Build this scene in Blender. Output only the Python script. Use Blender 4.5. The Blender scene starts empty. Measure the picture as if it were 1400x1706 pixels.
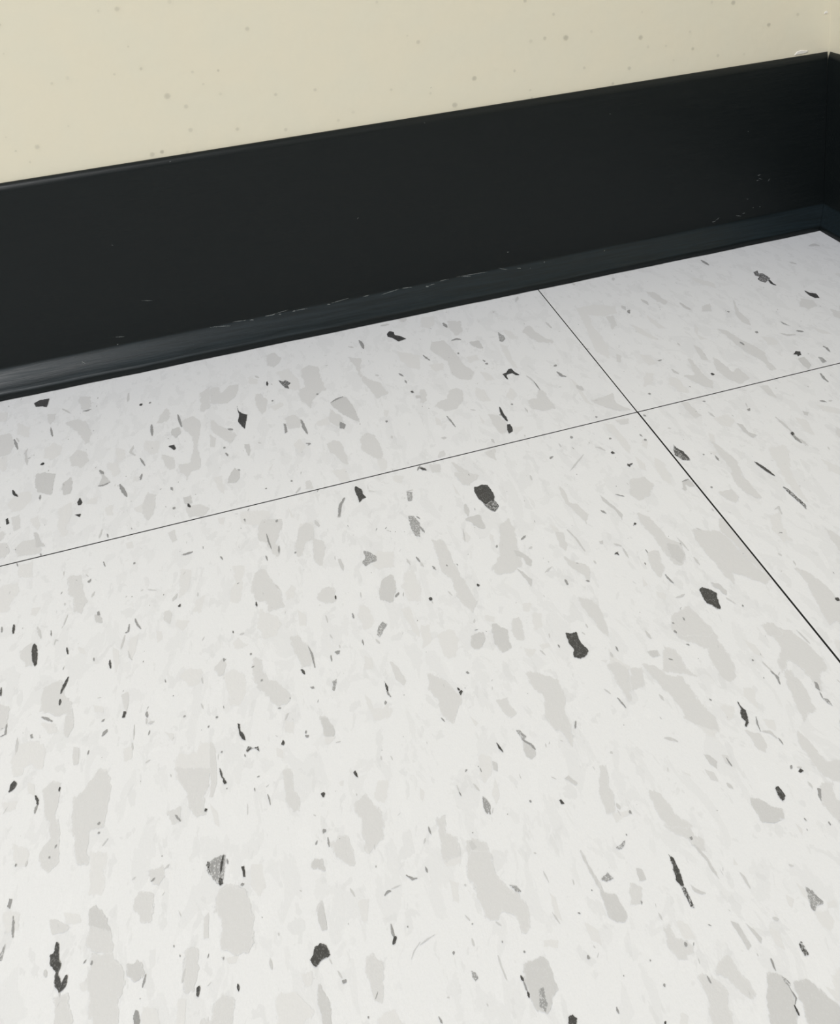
import bpy, math, random
import numpy as np
from mathutils import Matrix, Vector

scene = bpy.context.scene
col = scene.collection

# ------------------------------------------------------------------ camera
CAM_F = 1.038052      # focal length / frame width
CAM_LOC = (-0.14008, -0.28650, 0.22701)
CAM_R = ([0.967901, -0.234355, -0.090807], [0.145494, 0.22785, 0.962765], [-0.204938, -0.945073, 0.254633])
SHIFT_Y = -0.414420
TOE_X, TOE_Y, TOE_D, YAW = 0.17170, 0.11276, 0.00961, 0.005543

cam_data = bpy.data.cameras.new('camera')
cam_data.sensor_fit = 'VERTICAL'
cam_data.sensor_height = 36.0
cam_data.lens = 36.0 * CAM_F * 1400.0 / 1706.0
cam_data.shift_y = SHIFT_Y
cam_data.clip_start = 0.01
cam = bpy.data.objects.new('camera', cam_data)
r, u, b = (Vector(v) for v in CAM_R)
cam.matrix_world = Matrix(((r.x, u.x, b.x, CAM_LOC[0]), (r.y, u.y, b.y, CAM_LOC[1]),
                           (r.z, u.z, b.z, CAM_LOC[2]), (0, 0, 0, 1)))
col.objects.link(cam)
scene.camera = cam

# ------------------------------------------------------------------ light
world = bpy.data.worlds.new('room_light')
world.use_nodes = True
world.node_tree.nodes['Background'].inputs[0].default_value = (0.93, 0.97, 1.0, 1)
world.node_tree.nodes['Background'].inputs[1].default_value = 0.32
scene.world = world


def ceiling_lamp(name, loc, size, power, color):
    d = bpy.data.lights.new(name, 'AREA')
    d.shape = 'RECTANGLE'
    d.size, d.size_y = size
    d.energy = power
    d.color = color
    o = bpy.data.objects.new(name, d)
    o.location = loc
    col.objects.link(o)
    return o


ceiling_lamp('ceiling_lamp', (-1.5, -1.3, 2.4), (1.2, 0.6), 66.0, (0.985, 0.99, 1.0))
ceiling_lamp('ceiling_lamp', (-1.6, -3.4, 2.4), (1.2, 0.6), 40.0, (0.985, 0.99, 1.0))

vs = scene.view_settings
vs.view_transform = 'Standard'
vs.look = 'None'
vs.exposure = -0.01
vs.gamma = 1.0
vs.use_curve_mapping = False

# ------------------------------------------------------------------ helpers


def tag(o, label=None, cat=None, kind=None, group=None):
    if label: o['label'] = label
    if cat: o['category'] = cat
    if kind: o['kind'] = kind
    if group: o['group'] = group
    return o


def mesh_obj(name, verts, faces, mat, parent=None, loc=(0, 0, 0), smooth=False):
    me = bpy.data.meshes.new(name)
    me.from_pydata(verts, [], faces)
    if mat: me.materials.append(mat)
    if smooth:
        me.polygons.foreach_set('use_smooth', [True] * len(me.polygons))
        me.set_sharp_from_angle(angle=math.radians(38))
    me.update()
    o = bpy.data.objects.new(name, me)
    o.location = loc
    if parent: o.parent = parent
    col.objects.link(o)
    return o


class NT:
    """small node-tree writer"""

    def __init__(self, name):
        self.mat = bpy.data.materials.new(name)
        self.mat.use_nodes = True
        self.t = self.mat.node_tree
        self.bsdf = self.t.nodes['Principled BSDF']
        self.out = self.t.nodes['Material Output']
        self.pos = self.t.nodes.new('ShaderNodeNewGeometry').outputs['Position']

    def put(self, sock, v):
        if isinstance(v, bpy.types.NodeSocket):
            self.t.links.new(v, sock)
        else:
            sock.default_value = v

    def math(self, op, a, b=0.0, c=0.0, clamp=False):
        n = self.t.nodes.new('ShaderNodeMath')
        n.operation = op
        n.use_clamp = clamp
        for s, v in zip(n.inputs, (a, b, c)): self.put(s, v)
        return n.outputs[0]

    def scaled(self, v, offset=None):
        n = self.t.nodes.new('ShaderNodeVectorMath')
        n.operation = 'MULTIPLY_ADD'
        self.put(n.inputs[0], self.pos)
        n.inputs[1].default_value = v
        if offset is not None: self.put(n.inputs[2], offset)
        return n.outputs[0]

    def noise(self, vec, scale=1.0, detail=2.0, rough=0.5, dist=0.0):
        n = self.t.nodes.new('ShaderNodeTexNoise')
        self.put(n.inputs['Vector'], vec)
        n.inputs['Scale'].default_value = scale
        n.inputs['Detail'].default_value = detail
        n.inputs['Roughness'].default_value = rough
        n.inputs['Distortion'].default_value = dist
        return n.outputs['Fac']

    def smooth(self, v, lo, hi, a=0.0, b=1.0):
        n = self.t.nodes.new('ShaderNodeMapRange')
        n.interpolation_type = 'SMOOTHSTEP'
        for s, x in zip(n.inputs, (v, lo, hi, a, b)): self.put(s, x)
        return n.outputs[0]

    def mix(self, f, a, b):
        n = self.t.nodes.new('ShaderNodeMix')
        n.data_type = 'RGBA'
        self.put(n.inputs[0], f)
        for s, x in zip(n.inputs[6:8], (a, b)):
            self.put(s, x if isinstance(x, bpy.types.NodeSocket) else (*x, 1))
        return n.outputs[2]

    def attr(self, name):
        n = self.t.nodes.new('ShaderNodeAttribute')
        n.attribute_name = name
        return n.outputs['Fac']

    def bump(self, h, strength, dist):
        n = self.t.nodes.new('ShaderNodeBump')
        n.inputs['Strength'].default_value = strength
        n.inputs['Distance'].default_value = dist
        self.put(n.inputs['Height'], h)
        self.t.links.new(n.outputs[0], self.bsdf.inputs['Normal'])

    def set(self, **kw):
        for k, v in kw.items():
            self.put(self.bsdf.inputs[k.replace('_', ' ')], v)

    def cutout(self, alpha):
        self.put(self.bsdf.inputs['Alpha'], alpha)


# ------------------------------------------------------------------ materials
VINYL = (0.768, 0.776, 0.806)
VINYL_ROUGH = 0.33


def vinyl_colour(m):
    """white vinyl with faint grey clouding drawn out along the grain"""
    a = m.noise(m.scaled((150, 70, 150)), 1.0, 4.0, 0.6, 0.6)
    c = m.mix(m.smooth(a, 0.535, 0.565, 0, 0.42), VINYL, tuple(x * 0.9 for x in VINYL))
    b2 = m.noise(m.scaled((230, 125, 230), (3.1, 7.7, 0)), 1.0, 3.0, 0.6, 0.4)
    c = m.mix(m.smooth(b2, 0.60, 0.63, 0, 0.45), c, tuple(x * 0.86 for x in VINYL))
    b3 = m.noise(m.scaled((170, 85, 170), (9.1, 1.7, 0)), 1.0, 3.0, 0.6, 0.4)
    c = m.mix(m.smooth(b3, 0.60, 0.64, 0, 0.35), c, tuple(min(1, x * 1.04) for x in VINYL))
    f = m.noise(m.scaled((2600, 2000, 2600)), 1.0, 2.0, 0.7)
    c = m.mix(m.smooth(f, 0.35, 0.75, 0, 0.2), c, tuple(x * 0.86 for x in VINYL))
    return c


def vinyl_bump(m):
    m.bump(m.noise(m.scaled((900, 700, 900)), 1.0, 3.0, 0.6), 0.12, 0.0004)


def vinyl_tile():
    m = NT('white_speckled_vinyl')
    m.set(Base_Color=vinyl_colour(m), Roughness=VINYL_ROUGH, IOR=1.5)
    vinyl_bump(m)
    return m.mat


def fleck_mat(name, ratio, tint, grain, opac, worn, soft=1.0, ragged=5.0):
    m = NT(name)
    cov = m.attr('cover')
    n1 = m.noise(m.scaled((grain, grain * 0.6, grain)), 1.0, 5.0, 0.7)
    x = m.math('MULTIPLY_ADD', m.math('SUBTRACT', n1, 0.48), ragged, cov)
    m.cutout(m.math('GREATER_THAN', x, 0.0))
    n2 = m.noise(m.scaled((3300, 2400, 3300)), 1.0, 3.0, 0.7)
    if worn:
        keep = m.smooth(n2, 0.37, 0.53, 0.3, 1.0)
    else:
        keep = m.smooth(n2, 0.30, 0.50, 0.8, 1.0)
    f = m.math('MULTIPLY', m.smooth(x, -0.5 * soft, 0.6 * soft, 0, opac), keep)
    m.set(Base_Color=m.mix(f, vinyl_colour(m), tuple(c * ratio * t for c, t in zip(VINYL, tint))),
          Roughness=VINYL_ROUGH, IOR=1.5)
    vinyl_bump(m)
    return m.mat


TINT = (1.0, 0.992, 0.978)
FLECK = {
    'p': fleck_mat('faint_grey_fleck', 0.92, (1.0, 0.992, 0.98), 420, 1.0, False),
    'q': fleck_mat('pale_grey_fleck', 0.845, (1.0, 0.992, 0.98), 420, 1.0, False),
    'm': fleck_mat('mid_grey_fleck', 0.745, TINT, 600, 0.95, False),
    'g': fleck_mat('grey_fleck', 0.33, TINT, 1500, 0.9, False, 0.6),
    'd': fleck_mat('charcoal_fleck', 0.035, TINT, 1700, 0.97, False, 0.5),
    'wg': fleck_mat('worn_grey_fleck', 0.30, TINT, 1500, 0.85, True, 0.6),
    'wd': fleck_mat('worn_charcoal_fleck', 0.045, TINT, 1700, 0.95, True, 0.5),
}
ORDER = {'p': 0, 'q': 1, 'm': 2, 'wg': 3, 'g': 3, 'wd': 4, 'd': 5}
AMP = {'p': 0.8, 'q': 0.7, 'm': 0.45, 'g': 0.24, 'wg': 0.28, 'd': 0.2, 'wd': 0.25}


def paint_colour(m):
    a = m.noise(m.scaled((55, 55, 55)), 1.0, 3.0, 0.5)
    return m.mix(m.smooth(a, 0.3, 0.7, 0, 0.5), (0.765, 0.715, 0.575), (0.74, 0.71, 0.585))


def paint_bump(m):
    m.bump(m.noise(m.scaled((230, 230, 230)), 1.0, 3.0, 0.5), 0.10, 0.0015)


def wall_paint():
    m = NT('cream_wall_paint')
    m.set(Base_Color=paint_colour(m), Roughness=0.55, IOR=1.45)
    paint_bump(m)
    return m.mat


def cove_vinyl():
    m = NT('black_vinyl_cove_base')
    streak = m.noise(m.scaled((40, 900, 900)), 1.0, 3.0, 0.6)
    c = m.mix(m.smooth(streak, 0.45, 0.75, 0, 0.6), (0.0055, 0.008, 0.0085), (0.0075, 0.0105, 0.0112))
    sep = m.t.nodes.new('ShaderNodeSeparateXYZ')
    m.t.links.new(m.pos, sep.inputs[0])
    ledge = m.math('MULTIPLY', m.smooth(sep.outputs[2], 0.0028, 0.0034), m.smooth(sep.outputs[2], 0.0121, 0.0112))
    dust_sheen = m.math('MULTIPLY', ledge, m.smooth(streak, 0.25, 0.75, 0.35, 1.0))
    c = m.mix(dust_sheen, c, (0.0100, 0.0175, 0.0220))  # streaky dust on the toe slope, with its bluish sheen painted into the colour
    rr = m.smooth(streak, 0.3, 0.7, 0.32, 0.42)
    rr = m.math('MULTIPLY_ADD', m.math('SUBTRACT', 1.0, m.smooth(sep.outputs[2], 0.013, 0.011)), m.math('MULTIPLY', m.smooth(sep.outputs[2], 0.0985, 0.0975), 0.14), rr)
    m.set(Base_Color=c, Roughness=rr, IOR=1.33)
    m.bump(m.noise(m.scaled((120, 1200, 1200)), 1.0, 3.0, 0.6), 0.15, 0.0004)
    return m.mat


def plain(name, colr, rough=0.6):
    m = NT(name)
    n = m.noise(m.scaled((300, 300, 300)), 1.0, 3.0, 0.6)
    m.set(Base_Color=m.mix(n, tuple(x * 0.85 for x in colr), tuple(min(1, x * 1.15) for x in colr)), Roughness=rough)
    return m.mat


def spot_mat(name, colr, opac):
    m = NT(name)
    cov = m.attr('cover')
    n1 = m.noise(m.scaled((900, 900, 900)), 1.0, 3.0, 0.6)
    x = m.math('MULTIPLY_ADD', m.math('SUBTRACT', n1, 0.5), 1.2, cov)
    m.set(Base_Color=m.mix(m.smooth(x, -0.9, 1.0, 0, opac), paint_colour(m), colr), Roughness=0.55, IOR=1.45)
    paint_bump(m)
    return m.mat


def scuff_mat():
    m = NT('pale_scuff')
    cov = m.attr('cover')
    n1 = m.noise(m.scaled((1500, 2500, 2500)), 1.0, 3.0, 0.7)
    x = m.math('MULTIPLY_ADD', m.math('SUBTRACT', n1, 0.52), 4.0, cov)
    m.cutout(m.math('MULTIPLY', m.smooth(x, -0.6, 0.9), 0.55))
    m.set(Base_Color=(0.24, 0.26, 0.26, 1), Roughness=0.6)
    return m.mat


TILE = vinyl_tile()
WALL = wall_paint()
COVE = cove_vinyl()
SUBFLOOR = plain('dark_tile_adhesive', (0.035, 0.034, 0.032), 0.8)
GRIME = plain('joint_grime', (0.03, 0.03, 0.028), 0.8)
SCUFF = scuff_mat()

# ------------------------------------------------------------------ corner geometry
ca, sa = math.cos(YAW), math.sin(YAW)


def corner_at(s):
    """point where the two baseboards meet, s metres in front of their faces"""
    x = TOE_X + (TOE_D - s)
    # back run: points toe + t*(ca,sa) - (TOE_D - s)*(sa,-ca)
    bx, by = TOE_X - (TOE_D - s) * sa, TOE_Y + (TOE_D - s) * ca
    t = (x - bx) / ca
    return x, by + t * sa


def back_point(s, dist):
    """dist metres to the left of the corner along the back wall"""
    x, y = corner_at(s)
    return x - dist * ca, y - dist * sa


THICK = 0.003
LEFT, FRONT, TALL = 2.2, 2.4, 2.5
wx, wy = corner_at(-THICK)          # inner corner of the painted walls

# walls: solid slabs
lx, ly = back_point(-THICK, LEFT)
v = [(wx, wy, -.01), (lx, ly, -.01), (lx - sa * .1, ly + .1, -.01), (wx + .1, wy + .1, -.01)]
v += [(a, bb, TALL) for a, bb, _ in v]
box = [(0, 1, 2, 3), (7, 6, 5, 4), (0, 4, 5, 1), (1, 5, 6, 2), (2, 6, 7, 3), (3, 7, 4, 0)]
wall_back = tag(mesh_obj('wall_back', v, [f[::-1] for f in box], WALL),
                'cream painted wall with faint grey specks above the long black baseboard', 'wall', 'structure')
v = [(wx, wy - FRONT, -.01), (wx, wy, -.01), (wx + .1, wy + .1, -.01), (wx + .1, wy - FRONT, -.01)]
v += [(a, bb, TALL) for a, bb, _ in v]
wall_right = tag(mesh_obj('wall_right', v, [f[::-1] for f in box], WALL),
                 'narrow strip of cream wall past the corner at the right edge', 'wall', 'structure')

# ------------------------------------------------------------------ cove baseboards
PROFILE = [(-.003, .1016), (-.0026, .1016), (-.0018, .1012), (-.0009, .1003), (-.0003, .0993), (0, .0980), (0, .0750),
           (0, .0450), (0, .0200), (0, .0126), (.0002, .0117), (.0009, .0107), (.0024, .0091), (.0040, .0075),
           (.0056, .0060), (.0072, .0047), (.0083, .0040), (.0090, .0034), (.0094, .0024), (.0095, .0012),
           (.0095, .00025), (-.003, .00025)]


def sweep(dists, place):
    rng = random.Random(5)
    np_ = len(PROFILE)
    verts = []
    ph = [rng.uniform(0, 6.28) for _ in range(6)]
    for dd in dists:
        for (s, z) in PROFILE:
            wob = 0.0
            if s > 0.0085:
                wob = 0.00012 * (math.sin(dd * 61 + ph[0]) + math.sin(dd * 143 + ph[1]) + 0.6 * math.sin(dd * 390 + ph[2]))
            if 0.09 < z and s > -0.003:
                wob = 0.00006 * math.sin(dd * 47 + ph[3])
            gap = 0.0009 * max(0.0, (z - 0.0985) / 0.0031) + 0.00006
            x, y = place(s + wob if s > -.003 else s, dd, gap)
            verts.append((x, y, z))
    faces = []
    for i in range(len(dists) - 1):
        for j in range(np_):
            k = (j + 1) % np_
            faces.append((i * np_ + j, i * np_ + k, (i + 1) * np_ + k, (i + 1) * np_ + j))
    faces.append(tuple(range(np_ - 1, -1, -1)))
    faces.append(tuple((len(dists) - 1) * np_ + j for j in range(np_)))
    return verts, faces


ds = [0.0] + [0.004 + 0.006 * i for i in range(120)] + [0.9, 1.3, 1.7, LEFT]
v, f = sweep(ds, lambda s, dd, gap: back_point(s, max(dd, gap)))
f = [q[::-1] for q in f]
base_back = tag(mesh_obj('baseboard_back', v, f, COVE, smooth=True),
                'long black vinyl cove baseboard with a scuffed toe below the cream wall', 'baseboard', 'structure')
ds = [0.0] + [0.004 + 0.006 * i for i in range(60)] + [0.6, 1.0, 1.5, FRONT - .01]


def right_place(s, dd, gap):
    x, y = corner_at(s)
    return x, y - max(dd, gap)


v, f = sweep(ds, right_place)
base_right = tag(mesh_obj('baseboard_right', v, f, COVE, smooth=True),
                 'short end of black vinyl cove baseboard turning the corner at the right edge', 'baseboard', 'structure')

# ------------------------------------------------------------------ floor and tiles
T = 0.3048
TH = 0.0031
fx0, fy0 = -5 * T, -7 * T
v = [(fx0, fy0, -.02), (wx, fy0, -.02), (wx, wy, -.02), (fx0, wy - LEFT * 0.0, -.02)]
v[3] = (fx0, wy - (wx - fx0) * sa / ca, -.02)
v += [(a, bb, -TH) for a, bb, _ in v]
floor = tag(mesh_obj('floor', v, [f[::-1] for f in box], SUBFLOOR),
            'white vinyl tile floor with grey and charcoal flecks and fine dark seams', 'floor', 'structure')


def wall_y(x):
    return wy - (wx - x) * sa / ca


def make_tile(i, j):
    """tile whose lower-left corner is the seam crossing (i, j)"""
    gx, gy = 0.00015, 0.00014
    x0, x1 = i * T + gx, (i + 1) * T - gx
    y0, y1 = j * T + gy, (j + 1) * T - gy
    if i == 0 and j == -1: x0 += 0.00012
    x1 = min(x1, wx - .0003)
    ya, yb = y1, y1
    if j == 0: ya, yb = wall_y(x0) - .0003, wall_y(x1) - .0003
    e, h = 0.00012, 0.00012
    cx, cy = (x0 + x1) / 2, (y0 + y1) / 2
    c = [(x0, y0), (x1, y0), (x1, yb), (x0, ya)]
    s = [(1, 1), (-1, 1), (-1, -1), (1, -1)]
    ver = [(a - cx, bb - cy, -TH) for a, bb in c] + [(a - cx, bb - cy, -h) for a, bb in c]
    ver += [(a + sx * e - cx, bb + sy * e - cy, 0) for (a, bb), (sx, sy) in zip(c, s)]
    fac = [(3, 2, 1, 0), (8, 9, 10, 11)]
    for k in range(4):
        n = (k + 1) % 4
        fac += [(k, n, 4 + n, 4 + k), (4 + k, 4 + n, 8 + n, 8 + k)]
    o = mesh_obj('tile', ver, fac, TILE, floor, (cx, cy, 0))
    o.data.materials.append(GRIME)          # dirt packed into the joints clings to the cut edges
    for k in range(2, len(fac)): o.data.polygons[k].material_index = 1
    o['bounds'] = (x0 + e, y0 + e, x1 - e, min(ya, yb) - e)
    return o


tiles = {}
for j in range(0, -5, -1):
    for i in range(0, -4, -1):
        tiles[(i, j)] = make_tile(i, j)

# ------------------------------------------------------------------ flecks


def fleck_grid(kind, width, pts, coarse=False):
    """patch of small quads over one fleck; 'cover' falls from inside to outside (mm in, mm out)"""
    P = np.array(pts, float)
    cls = kind[-1] if kind[0] in 'Lo' else kind
    amp = AMP[cls]
    if width:
        amp = min(amp, width * 0.7)
        cell = max(width / 2.2, 0.09)
        pad = width + amp
        if kind[0] == 'o': cell = max(width / 3, 0.07)
    else:
        sp = P.max(0) - P.min(0)
        small = max(min(sp), 0.3)
        area = 0.5 * abs(np.dot(P[:, 0], np.roll(P[:, 1], -1)) - np.dot(P[:, 1], np.roll(P[:, 0], -1)))
        thin = area / max(max(sp), 0.3)
        amp = min(amp, max(thin * 0.22, 0.05))
        cell = min(max(thin / 7.0, 0.1), 0.55)
        pad = amp * 1.6
    if coarse: cell *= 1.7
    lo, hi = P.min(0) - pad, P.max(0) + pad
    nx = int(max(3, min(90, math.ceil((hi[0] - lo[0]) / cell)))) + 1
    ny = int(max(3, min(90, math.ceil((hi[1] - lo[1]) / cell)))) + 1
    X, Y = np.meshgrid(np.linspace(lo[0], hi[0], nx), np.linspace(lo[1], hi[1], ny))
    x, y = X.ravel(), Y.ravel()
    best = np.full(x.shape, 1e9)
    if width:
        if len(P) == 1:
            sdf = width - np.hypot(x - P[0, 0], (y - P[0, 1]) * 0.85)
        else:
            seg = np.hypot(*(P[1:] - P[:-1]).T)
            tot, run = max(seg.sum(), 1e-6), 0.0
            sdf = np.full(x.shape, -1e9)
            for k in range(len(P) - 1):
                d = P[k + 1] - P[k]
                t = np.clip(((x - P[k, 0]) * d[0] + (y - P[k, 1]) * d[1]) / max(d @ d, 1e-9), 0, 1)
                dist = np.hypot(x - P[k, 0] - t * d[0], y - P[k, 1] - t * d[1])
                q = (run + t * seg[k]) / tot
                rad = width * (0.45 + 0.7 * np.sin(np.pi * q))
                sdf = np.maximum(sdf, rad - dist)
                run += seg[k]
    else:
        inside = np.zeros(x.shape, bool)
        for k in range(len(P)):
            a, c = P[k], P[(k + 1) % len(P)]
            d = c - a
            t = np.clip(((x - a[0]) * d[0] + (y - a[1]) * d[1]) / max(d @ d, 1e-9), 0, 1)
            best = np.minimum(best, np.hypot(x - a[0] - t * d[0], y - a[1] - t * d[1]))
            if abs(d[1]) > 1e-9:
                cross = ((a[1] > y) != (c[1] > y)) & (x < d[0] * (y - a[1]) / d[1] + a[0])
                inside ^= cross
        sdf = np.where(inside, best, -best)
    cov = np.clip(sdf / amp, -3, 3)
    keep = (cov > -1.3).reshape(ny, nx)
    fk = keep[:-1, :-1] | keep[1:, :-1] | keep[:-1, 1:] | keep[1:, 1:]
    jj, ii = np.nonzero(fk)
    base = jj * nx + ii
    quads = np.stack([base, base + 1, base + nx + 1, base + nx], 1)
    used, inv = np.unique(quads.ravel(), return_inverse=True)
    return cls, x[used], y[used], cov[used], inv.reshape(-1, 4)


def cover_mesh(name, verts, quads, cov, mats, midx=None):
    me = bpy.data.meshes.new(name)
    n, q = len(verts), len(quads)
    me.vertices.add(n)
    me.vertices.foreach_set('co', np.asarray(verts, np.float32).ravel())
    me.loops.add(q * 4)
    me.loops.foreach_set('vertex_index', np.asarray(quads, np.int32).ravel())
    me.polygons.add(q)
    me.polygons.foreach_set('loop_start', np.arange(0, q * 4, 4, dtype=np.int32))
    for m in mats: me.materials.append(m)
    if midx is not None: me.polygons.foreach_set('material_index', np.asarray(midx, np.int32))
    at = me.attributes.new('cover', 'FLOAT', 'POINT')
    at.data.foreach_set('value', np.asarray(cov, np.float32))
    me.update(calc_edges=True)
    return me


def parse(text):
    for ln in text.strip().split('\n'):
        k, w, pts = ln.split('|')
        yield k, int(w) / 100, [tuple(int(c) / 100 for c in p.split(',')) for p in pts.split()]


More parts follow.
